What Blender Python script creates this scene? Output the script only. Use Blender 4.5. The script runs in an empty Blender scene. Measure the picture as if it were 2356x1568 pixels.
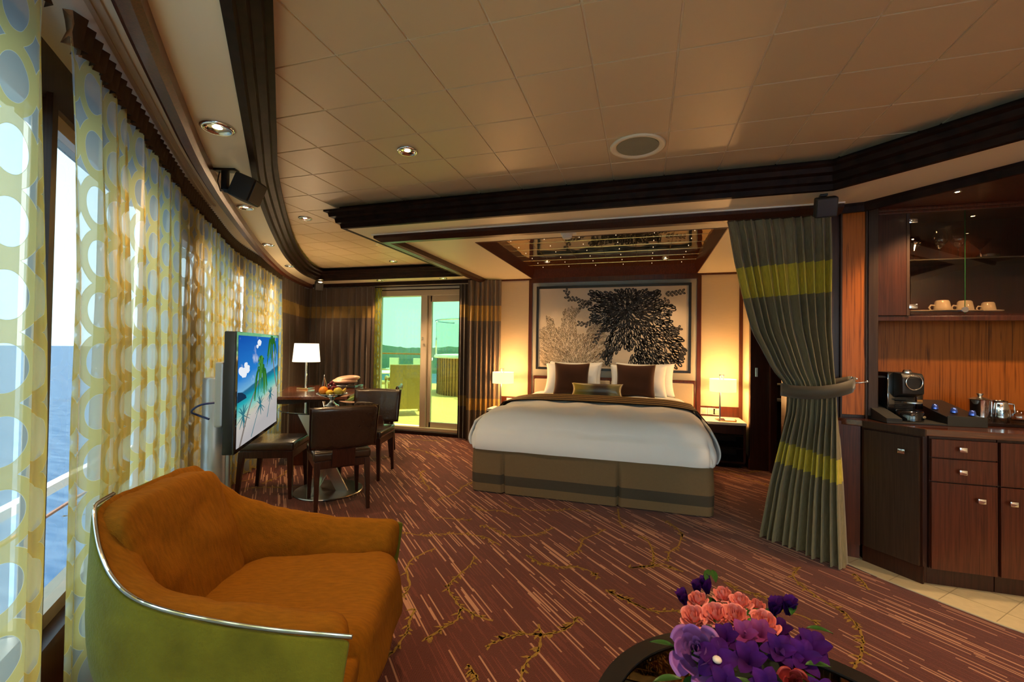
import bpy, bmesh, math, random
from mathutils import Vector, Matrix
from mathutils.geometry import tessellate_polygon
random.seed(7)
SC = bpy.context.scene
COL = SC.collection
PI = math.pi
R = math.radians

# ---------------------------------------------------------------- camera
FPX = 1012.0
cd = bpy.data.cameras.new('camera')
cd.sensor_fit = 'HORIZONTAL'; cd.sensor_width = 36.0
cd.lens = 36.0 * FPX / 2356.0
cd.clip_start = 0.05; cd.clip_end = 3000
cam = bpy.data.objects.new('camera', cd); COL.objects.link(cam)
FW = Vector((-0.2887728, 0.9572756, 0.0152864))
RT = Vector((0.9573496, 0.2885615, 0.0146278))
UP = Vector((-0.0095917, -0.0188585, 0.9997762))
m = Matrix.Identity(4)
for i in range(3):
    m[i][0] = RT[i]; m[i][1] = UP[i]; m[i][2] = -FW[i]
m[0][3], m[1][3], m[2][3] = 0, 0, 1.3
cam.matrix_world = m
SC.camera = cam

# ---------------------------------------------------------------- exposure, world, sun
SC.view_settings.view_transform = 'Standard'
SC.view_settings.look = 'None'
SC.view_settings.gamma = 1.0
SC.view_settings.use_curve_mapping = False
SC.view_settings.exposure = 0.70
try:
    SC.cycles.max_bounces = 10
    SC.cycles.transparent_max_bounces = 24
    SC.cycles.sample_clamp_indirect = 6.0
    SC.cycles.use_denoising = True
    SC.cycles.caustics_reflective = False
    SC.cycles.caustics_refractive = False
except Exception:
    pass
w = bpy.data.worlds.new('sky'); SC.world = w; w.use_nodes = True
nt = w.node_tree; nt.nodes.clear()
wo = nt.nodes.new('ShaderNodeOutputWorld'); bg = nt.nodes.new('ShaderNodeBackground')
tc = nt.nodes.new('ShaderNodeTexCoord'); sp = nt.nodes.new('ShaderNodeSeparateXYZ')
rp = nt.nodes.new('ShaderNodeValToRGB')
nt.links.new(tc.outputs['Generated'], sp.inputs[0]); nt.links.new(sp.outputs['Z'], rp.inputs[0])
rp.color_ramp.elements[0].position = 0.0; rp.color_ramp.elements[0].color = (0.74, 0.90, 0.96, 1)
rp.color_ramp.elements[1].position = 0.6; rp.color_ramp.elements[1].color = (0.62, 0.78, 0.90, 1)
e = rp.color_ramp.elements.new(0.12); e.color = (0.72, 0.90, 0.95, 1)
nt.links.new(rp.outputs[0], bg.inputs[0]); bg.inputs[1].default_value = 3.3
nt.links.new(bg.outputs[0], wo.inputs[0])
sd = bpy.data.lights.new('sun', 'SUN'); sd.energy = 15.0; sd.angle = R(1.0); sd.color = (1, .93, .8)
sun = bpy.data.objects.new('sun', sd); COL.objects.link(sun)
sun.rotation_euler = Vector((0.28, 0.10, 1.0)).to_track_quat('Z', 'Y').to_euler()
sun.location = (0, 30, 40)

# ---------------------------------------------------------------- materials
def newmat(name):
    mt = bpy.data.materials.new(name); mt.use_nodes = True
    n = mt.node_tree; b = n.nodes['Principled BSDF']
    return mt, n, b
def setp(b, **k):
    for a, v in k.items():
        a = a.replace('_', ' ')
        if a in b.inputs: b.inputs[a].default_value = v
def pm(name, col, rough=.5, metal=0., var=.12, scale=8., bump=0., bscale=60., coat=0., emit=None, es=0., spec=None, stretch=(1,1,1), sheen=0., trans=0., ior=None):
    mt, n, b = newmat(name)
    b.inputs['Roughness'].default_value = rough; b.inputs['Metallic'].default_value = metal
    setp(b, Coat_Weight=coat, Sheen_Weight=sheen, Transmission_Weight=trans)
    if ior: b.inputs['IOR'].default_value = ior
    if spec is not None: b.inputs['Specular IOR Level'].default_value = spec
    t = n.nodes.new('ShaderNodeTexCoord'); mp = n.nodes.new('ShaderNodeMapping'); mp.inputs['Scale'].default_value = stretch
    n.links.new(t.outputs['Object'], mp.inputs[0])
    no = n.nodes.new('ShaderNodeTexNoise'); no.inputs['Scale'].default_value = scale; no.inputs['Detail'].default_value = 5
    n.links.new(mp.outputs[0], no.inputs['Vector'])
    mx = n.nodes.new('ShaderNodeMix'); mx.data_type = 'RGBA'
    c1 = [max(0, c*(1-var)) for c in col]; c2 = [min(1, c*(1+var)) for c in col]
    mx.inputs['A'].default_value = (*c1, 1); mx.inputs['B'].default_value = (*c2, 1)
    n.links.new(no.outputs['Fac'], mx.inputs['Factor']); n.links.new(mx.outputs['Result'], b.inputs['Base Color'])
    if bump:
        n2 = n.nodes.new('ShaderNodeTexNoise'); n2.inputs['Scale'].default_value = bscale; n2.inputs['Detail'].default_value = 3
        n.links.new(mp.outputs[0], n2.inputs['Vector'])
        bp = n.nodes.new('ShaderNodeBump'); bp.inputs['Strength'].default_value = bump; bp.inputs['Distance'].default_value = .01
        n.links.new(n2.outputs['Fac'], bp.inputs['Height']); n.links.new(bp.outputs[0], b.inputs['Normal'])
    if emit:
        b.inputs['Emission Color'].default_value = (*emit, 1); b.inputs['Emission Strength'].default_value = es
    return mt
def wood(name, c1, c2, rough=.3, scale=3., stretch=(14, 14, .7), coat=.3, sharp=(.35, .65), dist=1.5):
    mt, n, b = newmat(name)
    t = n.nodes.new('ShaderNodeTexCoord'); mp = n.nodes.new('ShaderNodeMapping'); mp.inputs['Scale'].default_value = stretch
    n.links.new(t.outputs['Object'], mp.inputs[0])
    no = n.nodes.new('ShaderNodeTexNoise'); no.inputs['Scale'].default_value = scale; no.inputs['Detail'].default_value = 6; no.inputs['Distortion'].default_value = dist
    n.links.new(mp.outputs[0], no.inputs['Vector'])
    r = n.nodes.new('ShaderNodeValToRGB'); r.color_ramp.elements[0].position = sharp[0]; r.color_ramp.elements[1].position = sharp[1]
    r.color_ramp.elements[0].color = (*c1, 1); r.color_ramp.elements[1].color = (*c2, 1)
    n.links.new(no.outputs['Fac'], r.inputs[0]); n.links.new(r.outputs[0], b.inputs['Base Color'])
    b.inputs['Roughness'].default_value = rough; setp(b, Coat_Weight=coat, Coat_Roughness=.15); b.inputs['Specular IOR Level'].default_value = .28
    return mt
def emis(name, col, s):
    mt = bpy.data.materials.new(name); mt.use_nodes = True; n = mt.node_tree; n.nodes.clear()
    o = n.nodes.new('ShaderNodeOutputMaterial'); em = n.nodes.new('ShaderNodeEmission')
    em.inputs[0].default_value = (*col, 1); em.inputs[1].default_value = s
    n.links.new(em.outputs[0], o.inputs[0]); return mt
def clear(name, tint, gloss=.1, rough=.0):
    """thin pane: tinted see-through glass with a fresnel reflection"""
    mt = bpy.data.materials.new(name); mt.use_nodes = True; n = mt.node_tree; n.nodes.clear()
    o = n.nodes.new('ShaderNodeOutputMaterial'); tr = n.nodes.new('ShaderNodeBsdfTransparent'); tr.inputs[0].default_value = (*tint, 1)
    gl = n.nodes.new('ShaderNodeBsdfGlossy'); gl.inputs['Roughness'].default_value = rough
    lw = n.nodes.new('ShaderNodeFresnel'); lw.inputs[0].default_value = 1.45
    mu = n.nodes.new('ShaderNodeMath'); mu.operation = 'MULTIPLY_ADD'; mu.inputs[1].default_value = 1.0; mu.inputs[2].default_value = gloss*.2; mu.use_clamp = True
    n.links.new(lw.outputs[0], mu.inputs[0])
    ge = n.nodes.new('ShaderNodeNewGeometry'); m3 = n.nodes.new('ShaderNodeMath'); m3.operation = 'MULTIPLY_ADD'; m3.inputs[1].default_value = -1; m3.inputs[2].default_value = 1
    n.links.new(ge.outputs['Backfacing'], m3.inputs[0]); m4 = n.nodes.new('ShaderNodeMath'); m4.operation = 'MULTIPLY'; n.links.new(m3.outputs[0], m4.inputs[0]); n.links.new(mu.outputs[0], m4.inputs[1])
    mx = n.nodes.new('ShaderNodeMixShader'); n.links.new(m4.outputs[0], mx.inputs[0])
    n.links.new(tr.outputs[0], mx.inputs[1]); n.links.new(gl.outputs[0], mx.inputs[2]); n.links.new(mx.outputs[0], o.inputs[0])
    return mt
def nmath(n, op, a, b=None, c=None, clamp=False):
    x = n.nodes.new('ShaderNodeMath'); x.operation = op; x.use_clamp = clamp
    for i, v in enumerate((a, b, c)):
        if v is None: continue
        if isinstance(v, (int, float)): x.inputs[i].default_value = v
        else: n.links.new(v, x.inputs[i])
    return x.outputs[0]

def make_carpet():
    mt, n, b = newmat('striped carpet')
    t = n.nodes.new('ShaderNodeTexCoord'); mp = n.nodes.new('ShaderNodeMapping'); mp.inputs['Rotation'].default_value = (0, 0, R(45))
    n.links.new(t.outputs['Object'], mp.inputs[0])
    s = n.nodes.new('ShaderNodeSeparateXYZ'); n.links.new(mp.outputs[0], s.inputs[0])
    al, ac = s.outputs['X'], s.outputs['Y']      # along / across the stripes
    def streak(row, seg, thr, seed):
        cell = nmath(n, 'FLOOR', nmath(n, 'DIVIDE', ac, row))
        w1 = n.nodes.new('ShaderNodeTexWhiteNoise'); w1.noise_dimensions = '1D'
        n.links.new(nmath(n, 'ADD', cell, seed), w1.inputs['W'])
        off = nmath(n, 'MULTIPLY', w1.outputs['Value'], 17.3)
        k = nmath(n, 'FLOOR', nmath(n, 'ADD', nmath(n, 'DIVIDE', al, seg), off))
        cb = n.nodes.new('ShaderNodeCombineXYZ'); n.links.new(cell, cb.inputs[0]); n.links.new(k, cb.inputs[1]); cb.inputs[2].default_value = seed
        w2 = n.nodes.new('ShaderNodeTexWhiteNoise'); w2.noise_dimensions = '3D'; n.links.new(cb.outputs[0], w2.inputs['Vector'])
        return nmath(n, 'GREATER_THAN', w2.outputs['Value'], thr)
    a = streak(.0072, .24, .905, 3.0); a2 = streak(.0100, .34, .965, 9.0); a3 = streak(.0055, .13, .80, 21.0)
    pale = nmath(n, 'MAXIMUM', a, a2)
    no = n.nodes.new('ShaderNodeTexNoise'); no.inputs['Scale'].default_value = .9; no.inputs['Detail'].default_value = 3
    n.links.new(t.outputs['Object'], no.inputs['Vector'])
    base = n.nodes.new('ShaderNodeMix'); base.data_type = 'RGBA'
    base.inputs['A'].default_value = (.150, .036, .018, 1); base.inputs['B'].default_value = (.130, .040, .034, 1)
    n.links.new(no.outputs['Fac'], base.inputs['Factor'])
    rib = nmath(n, 'SINE', nmath(n, 'MULTIPLY', ac, 2*PI/.0062))
    ribf = nmath(n, 'MULTIPLY_ADD', rib, .22, .80)
    nf = n.nodes.new('ShaderNodeTexNoise'); nf.inputs['Scale'].default_value = 190; n.links.new(mp.outputs[0], nf.inputs['Vector'])
    grain = nmath(n, 'MULTIPLY_ADD', nf.outputs['Fac'], .9, .50)
    fac = nmath(n, 'MULTIPLY', nmath(n, 'MULTIPLY', ribf, grain), nmath(n, 'MULTIPLY_ADD', a3, .38, .90))
    m1 = n.nodes.new('ShaderNodeMix'); m1.data_type = 'RGBA'; m1.blend_type = 'MULTIPLY'; m1.inputs['Factor'].default_value = 1
    n.links.new(base.outputs['Result'], m1.inputs['A']); n.links.new(fac, m1.inputs['B'])
    m2 = n.nodes.new('ShaderNodeMix'); m2.data_type = 'RGBA'
    n.links.new(nmath(n, 'MULTIPLY', pale, .85), m2.inputs['Factor']); n.links.new(m1.outputs['Result'], m2.inputs['A']); m2.inputs['B'].default_value = (.46, .24, .15, 1)
    n.links.new(m2.outputs['Result'], b.inputs['Base Color']); b.inputs['Roughness'].default_value = .95
    setp(b, Sheen_Weight=.15); b.inputs['Specular IOR Level'].default_value = .1
    bp = n.nodes.new('ShaderNodeBump'); bp.inputs['Strength'].default_value = .5; bp.inputs['Distance'].default_value = .004
    n.links.new(grain, bp.inputs['Height']); n.links.new(bp.outputs[0], b.inputs['Normal'])
    return mt

def make_sheer(name, band, voile, ba=.86, va=.50, pu=.165, pv=.165):
    """burn-out voile: bands with round and pointed openings, fabric coords in metres from the UV map"""
    mt = bpy.data.materials.new(name); mt.use_nodes = True; n = mt.node_tree; n.nodes.clear()
    o = n.nodes.new('ShaderNodeOutputMaterial')
    uv = n.nodes.new('ShaderNodeUVMap'); s = n.nodes.new('ShaderNodeSeparateXYZ'); n.links.new(uv.outputs[0], s.inputs[0])
    fu = nmath(n, 'SUBTRACT', nmath(n, 'FRACT', nmath(n, 'DIVIDE', s.outputs['X'], pu)), .5)
    fv = nmath(n, 'SUBTRACT', nmath(n, 'FRACT', nmath(n, 'DIVIDE', s.outputs['Y'], pv)), .5)
    r = nmath(n, 'SQRT', nmath(n, 'ADD', nmath(n, 'MULTIPLY', fu, fu), nmath(n, 'MULTIPLY', fv, fv)))
    inner = nmath(n, 'LESS_THAN', r, .345)
    outer = nmath(n, 'GREATER_THAN', r, .545)
    hole = nmath(n, 'MAXIMUM', inner, outer)
    ed = nmath(n, 'LESS_THAN', nmath(n, 'ABSOLUTE', nmath(n, 'SUBTRACT', r, .347)), .007)
    ed2 = nmath(n, 'LESS_THAN', nmath(n, 'ABSOLUTE', nmath(n, 'SUBTRACT', r, .543)), .007)
    edge = nmath(n, 'MAXIMUM', ed, ed2)
    alpha = nmath(n, 'ADD', nmath(n, 'MULTIPLY', hole, va-ba), ba)
    alpha = nmath(n, 'MAXIMUM', alpha, nmath(n, 'MULTIPLY', edge, .93))
    # weave
    col = n.nodes.new('ShaderNodeMix'); col.data_type = 'RGBA'
    n.links.new(hole, col.inputs['Factor']); col.inputs['A'].default_value = (*band, 1); col.inputs['B'].default_value = (*voile, 1)
    tl = n.nodes.new('ShaderNodeBsdfTranslucent'); df = n.nodes.new('ShaderNodeBsdfDiffuse'); tr = n.nodes.new('ShaderNodeBsdfTransparent')
    n.links.new(col.outputs['Result'], tl.inputs[0]); n.links.new(col.outputs['Result'], df.inputs[0])
    a = n.nodes.new('ShaderNodeMixShader'); a.inputs[0].default_value = .22; n.links.new(tl.outputs[0], a.inputs[1]); n.links.new(df.outputs[0], a.inputs[2])
    c = n.nodes.new('ShaderNodeMixShader'); n.links.new(alpha, c.inputs[0]); n.links.new(tr.outputs[0], c.inputs[1]); n.links.new(a.outputs[0], c.inputs[2])
    n.links.new(c.outputs[0], o.inputs[0]); return mt

MT = {}
MT['cream'] = pm('cream painted metal', (.78, .68, .48), .42, var=.03, scale=2)
MT['tile'] = pm('satin ceiling tile', (.60, .45, .27), .42, var=.04, scale=1.2)
MT['groove'] = pm('pale tile reveal', (.80, .74, .58), .5)
MT['dark'] = wood('dark walnut trim', (.008, .004, .003), (.020, .009, .006), .5, stretch=(3, 3, 3), coat=0.)
MT['dark'].node_tree.nodes['Principled BSDF'].inputs['Specular IOR Level'].default_value = .10
MT['mahog'] = wood('red mahogany', (.055, .012, .005), (.110, .026, .010), .32, stretch=(30, 30, .8), coat=.15)
MT['mahogd'] = wood('dark mahogany', (.024, .007, .004), (.050, .014, .007), .34, stretch=(30, 30, .8), coat=.12)
MT['teak'] = wood('orange zebra veneer', (.13, .030, .004), (.42, .115, .012), .38, scale=3.2, stretch=(26, 26, .55), sharp=(.30, .50), coat=.12)
MT['brownw'] = wood('brown wenge veneer', (.030, .014, .008), (.052, .026, .014), .42, stretch=(40, 40, .8), coat=.1)
MT['wallp'] = pm('cream linen wall covering', (.66, .53, .34), .7, var=.08, scale=12, stretch=(1, 1, 14), bump=.08, bscale=90)
MT['wallgrey'] = pm('pale grey panel', (.46, .44, .36), .6, var=.05)
MT['carpet'] = make_carpet()
MT['vine'] = pm('mustard carpet vine', (.26, .15, .022), .95, var=.35, scale=60)
MT['stone'] = pm('cream marble tile', (.66, .58, .38), .25, var=.12, scale=25)
MT['grout'] = pm('tile joint', (.30, .25, .15), .8)
MT['chrome'] = pm('polished chrome', (.80, .80, .80), .08, 1., var=.02)
MT['steel'] = pm('brushed steel', (.55, .53, .50), .28, 1., var=.08, stretch=(1, 1, 20))
MT['silver'] = pm('silver painted metal', (.42, .46, .50), .35, .6, var=.03)
MT['white'] = pm('white cotton', (.86, .90, .92), .8, var=.02, bump=.05, bscale=200, sheen=.2)
MT['whitep'] = pm('white plastic', (.75, .74, .70), .4, var=.02)
MT['skirt'] = pm('taupe bed skirt', (.165, .112, .055), .85, var=.08, scale=60, bump=.1, bscale=300)
MT['skirtd'] = pm('dark taupe band', (.055, .045, .030), .85, var=.08, scale=60)
MT['brownv'] = pm('brown velvet', (.050, .017, .008), .85, var=.3, scale=6, sheen=.12, spec=.2)
MT['gold'] = pm('gold piping', (.30, .18, .05), .5, var=.1)
MT['mattr'] = pm('mattress ticking', (.60, .55, .45), .8)
MT['leather'] = pm('brown leather', (.032, .017, .011), .26, var=.25, scale=14, bump=.25, bscale=38, coat=.25)
MT['chairwood'] = wood('dark red chair wood', (.020, .006, .004), (.045, .014, .009), .28, stretch=(20, 20, 1))
MT['desk'] = wood('polished rosewood', (.085, .020, .008), (.16, .045, .016), .1, stretch=(2, 22, 22), coat=1.)
MT['black'] = pm('black plastic', (.010, .010, .011), .35, var=.1)
MT['blackg'] = pm('black gloss', (.008, .008, .009), .08, var=.1, coat=.6)
MT['blackm'] = pm('matt black', (.012, .012, .012), .7, var=.1)
MT['alu'] = pm('warm anodised frame', (.50, .40, .27), .35, .35, var=.03)
MT['alud'] = pm('dark anodised frame', (.05, .035, .02), .4, .3, var=.05)
MT['porc'] = pm('glazed porcelain', (.62, .62, .54), .15, var=.02, coat=.4)
MT['armor'] = pm('rust chenille', (.25, .092, .004), .95, var=.38, scale=26, stretch=(1, 5, 1), bump=.5, bscale=170, spec=.15)
MT['armgr'] = pm('olive velvet', (.125, .125, .010), .9, var=.5, scale=9, bump=.3, bscale=120, spec=.15, sheen=.1)
MT['deck'] = wood('teak decking', (.80, .46, .15), (.92, .56, .19), .6, stretch=(1, 12, 1), coat=0.)
MT['slat'] = wood('tub cladding', (.30, .12, .03), (.50, .22, .06), .5, stretch=(9, 9, 1), coat=0.)
MT['wicker'] = pm('tan woven resin', (.50, .34, .12), .7, var=.25, scale=60, bump=.5, bscale=90)
MT['offw'] = pm('white lacquer', (.80, .78, .72), .35, var=.02)
MT['greenleaf'] = pm('green leaf', (.018, .075, .010), .45, var=.4, scale=30)
MT['sheer'] = make_sheer('patterned voile', (.84, .68, .24), (.84, .88, .76))
MT['sheerd'] = make_sheer('patterned voile olive', (.42, .36, .06), (.50, .50, .30), .9, .45)
MT['glassw'] = clear('clear window glass', (.93, .985, .98))
MT['glasss'] = clear('dimming window glass', (.57, .61, .62))  # tint added to dim the bright view outside; rear windows stay clear
MT['glassg'] = clear('green tinted door glass', (.38, .54, .39))
MT['glasst'] = clear('smoked table glass', (.25, .25, .24), .3)
MT['glassb'] = clear('bronze table glass', (.22, .15, .08), .2)
MT['glassc'] = clear('cabinet glass', (.80, .72, .64), .15)
MT['crystal'] = clear('drinking glass', (.88, .88, .88), .9)
MT['railg'] = clear('deck screen glass', (.86, .95, .88), .2)

def fabric2(name, c1, c2, bands, sheen=.25):
    """curtain cloth with horizontal yellow bands at given fabric heights (UV v in metres)"""
    mt, n, b = newmat(name)
    uv = n.nodes.new('ShaderNodeUVMap'); s = n.nodes.new('ShaderNodeSeparateXYZ'); n.links.new(uv.outputs[0], s.inputs[0])
    v = s.outputs['Y']; f = None
    for lo, hi in bands:
        g = nmath(n, 'MULTIPLY', nmath(n, 'GREATER_THAN', v, lo), nmath(n, 'LESS_THAN', v, hi))
        f = g if f is None else nmath(n, 'MAXIMUM', f, g)
    no = n.nodes.new('ShaderNodeTexNoise'); no.inputs['Scale'].default_value = 60; no.inputs['Detail'].default_value = 4
    mp = n.nodes.new('ShaderNodeMapping'); mp.inputs['Scale'].default_value = (4, .35, 1)
    n.links.new(uv.outputs[0], mp.inputs[0]); n.links.new(mp.outputs[0], no.inputs['Vector'])
    mx = n.nodes.new('ShaderNodeMix'); mx.data_type = 'RGBA'; n.links.new(f, mx.inputs['Factor'])
    mx.inputs['A'].default_value = (*c1, 1); mx.inputs['B'].default_value = (*c2, 1)
    m2 = n.nodes.new('ShaderNodeMix'); m2.data_type = 'RGBA'; m2.blend_type = 'MULTIPLY'; m2.inputs['Factor'].default_value = 1
    n.links.new(mx.outputs['Result'], m2.inputs['A']); n.links.new(nmath(n, 'MULTIPLY_ADD', no.outputs['Fac'], 1.3, .35), m2.inputs['B'])
    n.links.new(m2.outputs['Result'], b.inputs['Base Color']); b.inputs['Roughness'].default_value = .7
    setp(b, Sheen_Weight=sheen); return mt
MT['curtain'] = fabric2('olive taffeta with yellow bands', (.200, .165, .085), (.52, .42, .030), [(.50, .645), (1.69, 1.90)])
MT['curtainb'] = fabric2('brown curtain with ochre bands', (.050, .030, .019), (.16, .095, .010), [(.47, .62), (1.72, 1.90)])

# ---------------------------------------------------------------- geometry helpers
def mesh_obj(name, verts, faces, mat=None, parent=None, smooth=False, uvs=None, mats=None, fm=None):
    me = bpy.data.meshes.new(name); me.from_pydata([tuple(v) for v in verts], [], faces)
    if uvs:
        ul = me.uv_layers.new(name='UVMap')
        for lp in me.loops: ul.data[lp.index].uv = uvs[lp.vertex_index]
    for k in (mats or ([mat] if mat else [])): me.materials.append(k)
    if fm:
        for p, k in zip(me.polygons, fm): p.material_index = k
    if smooth:
        for p in me.polygons: p.use_smooth = True
    me.update()
    o = bpy.data.objects.new(name, me); COL.objects.link(o)
    if parent: o.parent = parent
    return o
def from_bm(name, bm, mat=None, parent=None, smooth=False, mats=None, auto=None):
    me = bpy.data.meshes.new(name)
    bmesh.ops.recalc_face_normals(bm, faces=bm.faces)
    bm.to_mesh(me); bm.free()
    for k in (mats or ([mat] if mat else [])): me.materials.append(k)
    if smooth:
        for p in me.polygons: p.use_smooth = True
    if auto:
        for p in me.polygons: p.use_smooth = True
        try: me.set_sharp_from_angle(angle=R(auto))
        except Exception: pass
    o = bpy.data.objects.new(name, me); COL.objects.link(o)
    if parent: o.parent = parent
    return o
class B:
    """collects boxes, prisms, tubes, lathes in one bmesh"""
    def __init__(s): s.bm = bmesh.new()
    def _tag(s, vs, mi):
        fs = {f for v in vs for f in v.link_faces}
        for f in fs: f.material_index = mi
    def box(s, x0, x1, y0, y1, z0, z1, bev=0., M=None, mi=0, seg=2):
        r = bmesh.ops.create_cube(s.bm, size=1)
        vs = r['verts']
        mt = Matrix.Translation(((x0+x1)/2, (y0+y1)/2, (z0+z1)/2)) @ Matrix.Diagonal((abs(x1-x0), abs(y1-y0), abs(z1-z0), 1))
        bmesh.ops.transform(s.bm, matrix=mt, verts=vs)
        s._tag(vs, mi)
        if bev:
            es = list({e for v in vs for e in v.link_edges})
            rr = bmesh.ops.bevel(s.bm, geom=es, offset=bev, segments=seg, affect='EDGES', profile=.6, material=mi)
            vs = list({v for f in rr['faces'] for v in f.verts} | {v for v in vs if v.is_valid})
        if M is not None: bmesh.ops.transform(s.bm, matrix=M, verts=[v for v in vs if v.is_valid])
        return s
    def quadbox(s, bottom, top, mi=0, bev=0.):
        """8 points: 4 bottom 4 top (ccw)"""
        vs = [s.bm.verts.new(p) for p in list(bottom)+list(top)]
        n = len(bottom)
        fs = [s.bm.faces.new(vs[:n][::-1]), s.bm.faces.new(vs[n:])]
        for i in range(n): fs.append(s.bm.faces.new((vs[i], vs[(i+1) % n], vs[n+(i+1) % n], vs[n+i])))
        for f in fs: f.material_index = mi
        if bev:
            es = list({e for v in vs for e in v.link_edges})
            bmesh.ops.bevel(s.bm, geom=es, offset=bev, segments=2, affect='EDGES', profile=.6, material=mi)
        return s
    def prism(s, poly, z0, z1, mi=0, bev=0.):
        return s.quadbox([(x, y, z0) for x, y in poly], [(x, y, z1) for x, y in poly], mi, bev)
    def lathe(s, prof, cx=0, cy=0, n=32, mi=0, M=None, ang=2*PI):
        rings = []; allv = []
        closed = abs(ang-2*PI) < 1e-6; cnt = n if closed else n+1
        for r, z in prof:
            if r < 1e-5: ring = [s.bm.verts.new((cx, cy, z))]
            else: ring = [s.bm.verts.new((cx+r*math.cos(ang*i/n), cy+r*math.sin(ang*i/n), z)) for i in range(cnt)]
            rings.append(ring); allv += ring
        for a, b in zip(rings, rings[1:]):
            for i in range(n):
                j = (i+1) % n if closed else i+1
                if len(a) == 1 and len(b) == 1: continue
                if len(a) == 1: f = s.bm.faces.new((a[0], b[i], b[j]))
                elif len(b) == 1: f = s.bm.faces.new((a[i], a[j], b[0]))
                else: f = s.bm.faces.new((a[i], a[j], b[j], b[i]))
                f.material_index = mi
        if M is not None: bmesh.ops.transform(s.bm, matrix=M, verts=allv)
        return s
    def tube(s, pts, rad, n=10, mi=0, cap=True, closed=False):
        pts = [Vector(p) for p in pts]; rings = []; N = len(pts)
        rads = rad if isinstance(rad, (list, tuple)) else [rad]*N
        prev = None
        for i, p in enumerate(pts):
            if closed: t = pts[(i+1) % N]-pts[i-1]
            else: t = pts[min(i+1, N-1)]-pts[max(i-1, 0)]
            t.normalize()
            if prev is None:
                a = t.cross(Vector((0, 0, 1)))
                if a.length < .01: a = t.cross(Vector((1, 0, 0)))
            else: a = prev - t*prev.dot(t)
            a.normalize(); prev = a; b = t.cross(a)
            rings.append([s.bm.verts.new(p+(a*math.cos(2*PI*k/n)+b*math.sin(2*PI*k/n))*rads[i]) for k in range(n)])
        prs = list(zip(rings, rings[1:]))+([(rings[-1], rings[0])] if closed else [])
        for a, b in prs:
            for k in range(n):
                f = s.bm.faces.new((a[k], a[(k+1) % n], b[(k+1) % n], b[k])); f.material_index = mi
        if cap and not closed:
            s.bm.faces.new(rings[0][::-1]).material_index = mi; s.bm.faces.new(rings[-1]).material_index = mi
        return s
    def sphere(s, c, r, n=12, mi=0, sc=(1, 1, 1), M=None):
        rr = bmesh.ops.create_uvsphere(s.bm, u_segments=n, v_segments=max(6, n//2+2), radius=r)
        mt = Matrix.Translation(c) @ (M or Matrix.Identity(4)) @ Matrix.Diagonal((*sc, 1))
        bmesh.ops.transform(s.bm, matrix=mt, verts=rr['verts']); s._tag(rr['verts'], mi); return s
    def sweep(s, path, prof, mi=0, closed=False):
        """profile (d, z): d is offset to the left of the path direction"""
        N = len(path); P = [Vector((p[0], p[1])) for p in path]; rings = []
        for i in range(N):
            if closed: a = (P[i]-P[i-1]).normalized(); b = (P[(i+1) % N]-P[i]).normalized()
            else:
                a = (P[i]-P[max(i-1, 0)]); b = (P[min(i+1, N-1)]-P[i])
                a = a.normalized() if a.length > 1e-9 else b.normalized(); b = b.normalized() if b.length > 1e-9 else a
            na = Vector((-a.y, a.x)); nb = Vector((-b.y, b.x)); mt = (na+nb); mt.normalize()
            k = 1/max(.3, mt.dot(na))
            rings.append([s.bm.verts.new((P[i].x+mt.x*d*k, P[i].y+mt.y*d*k, z)) for d, z in prof])
        M = len(prof)
        for a, b in list(zip(rings, rings[1:]))+([(rings[-1], rings[0])] if closed else []):
            for k in range(M):
                f = s.bm.faces.new((a[k], b[k], b[(k+1) % M], a[(k+1) % M])); f.material_index = mi
        if not closed:
            s.bm.faces.new(rings[0]).material_index = mi; s.bm.faces.new(rings[-1][::-1]).material_index = mi
        return s
    def out(s, name, mat=None, parent=None, smooth=False, mats=None, auto=None):
        return from_bm(name, s.bm, mat, parent, smooth, mats, auto)
def thing(name, label, cat, loc=(0, 0, 0), rz=0, group=None):
    o = bpy.data.objects.new(name, None); COL.objects.link(o); o.location = loc; o.rotation_euler = (0, 0, rz)
    o.empty_display_size = .1
    return tag(o, label, cat, group)
def tag(o, label, cat, group=None):
    o['label'] = label; o['category'] = cat
    if group: o['group'] = group
    return o
def struct(o): o['kind'] = 'structure'; return o
def dup(src, label=None, loc=None, rz=None):
    def cp(o, par):
        c = o.copy(); COL.objects.link(c); c.parent = par
        for ch in list(o.children): cp(ch, c)
        return c
    c = cp(src, None)
    if label: c['label'] = label
    if loc is not None: c.location = loc
    if rz is not None: c.rotation_euler = (0, 0, rz)
    return c
def grid(f, nu, nv, wrapu=False):
    vs = []; fs = []; uv = []
    for j in range(nv+1):
        for i in range(nu if wrapu else nu+1):
            vs.append(f(i/nu, j/nv)); uv.append((i/nu, j/nv))
    W = nu if wrapu else nu+1
    for j in range(nv):
        for i in range(nu):
            i2 = (i+1) % W if wrapu else i+1
            fs.append((j*W+i, j*W+i2, (j+1)*W+i2, (j+1)*W+i))
    return vs, fs, uv
def poly_holes(outer, holes, z):
    loops = [[Vector((x, y, 0)) for x, y in outer]]+[[Vector((x, y, 0)) for x, y in h] for h in holes]
    tris = tessellate_polygon(loops)
    vs = [(v.x, v.y, z) for l in loops for v in l]
    return vs, [tuple(t) for t in tris]
def smooth_path(pts, n=8):
    """Catmull-Rom through 2-D/3-D points"""
    P = [Vector(p) for p in pts]; P = [P[0]*2-P[1]]+P+[P[-1]*2-P[-2]]; out = []
    for i in range(1, len(P)-2):
        for k in range(n):
            t = k/n
            out.append(.5*((2*P[i])+(P[i+1]-P[i-1])*t+(2*P[i-1]-5*P[i]+4*P[i+1]-P[i+2])*t*t+(3*P[i]-P[i-1]-3*P[i+1]+P[i+2])*t**3))
    out.append(P[-2]); return out
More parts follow.
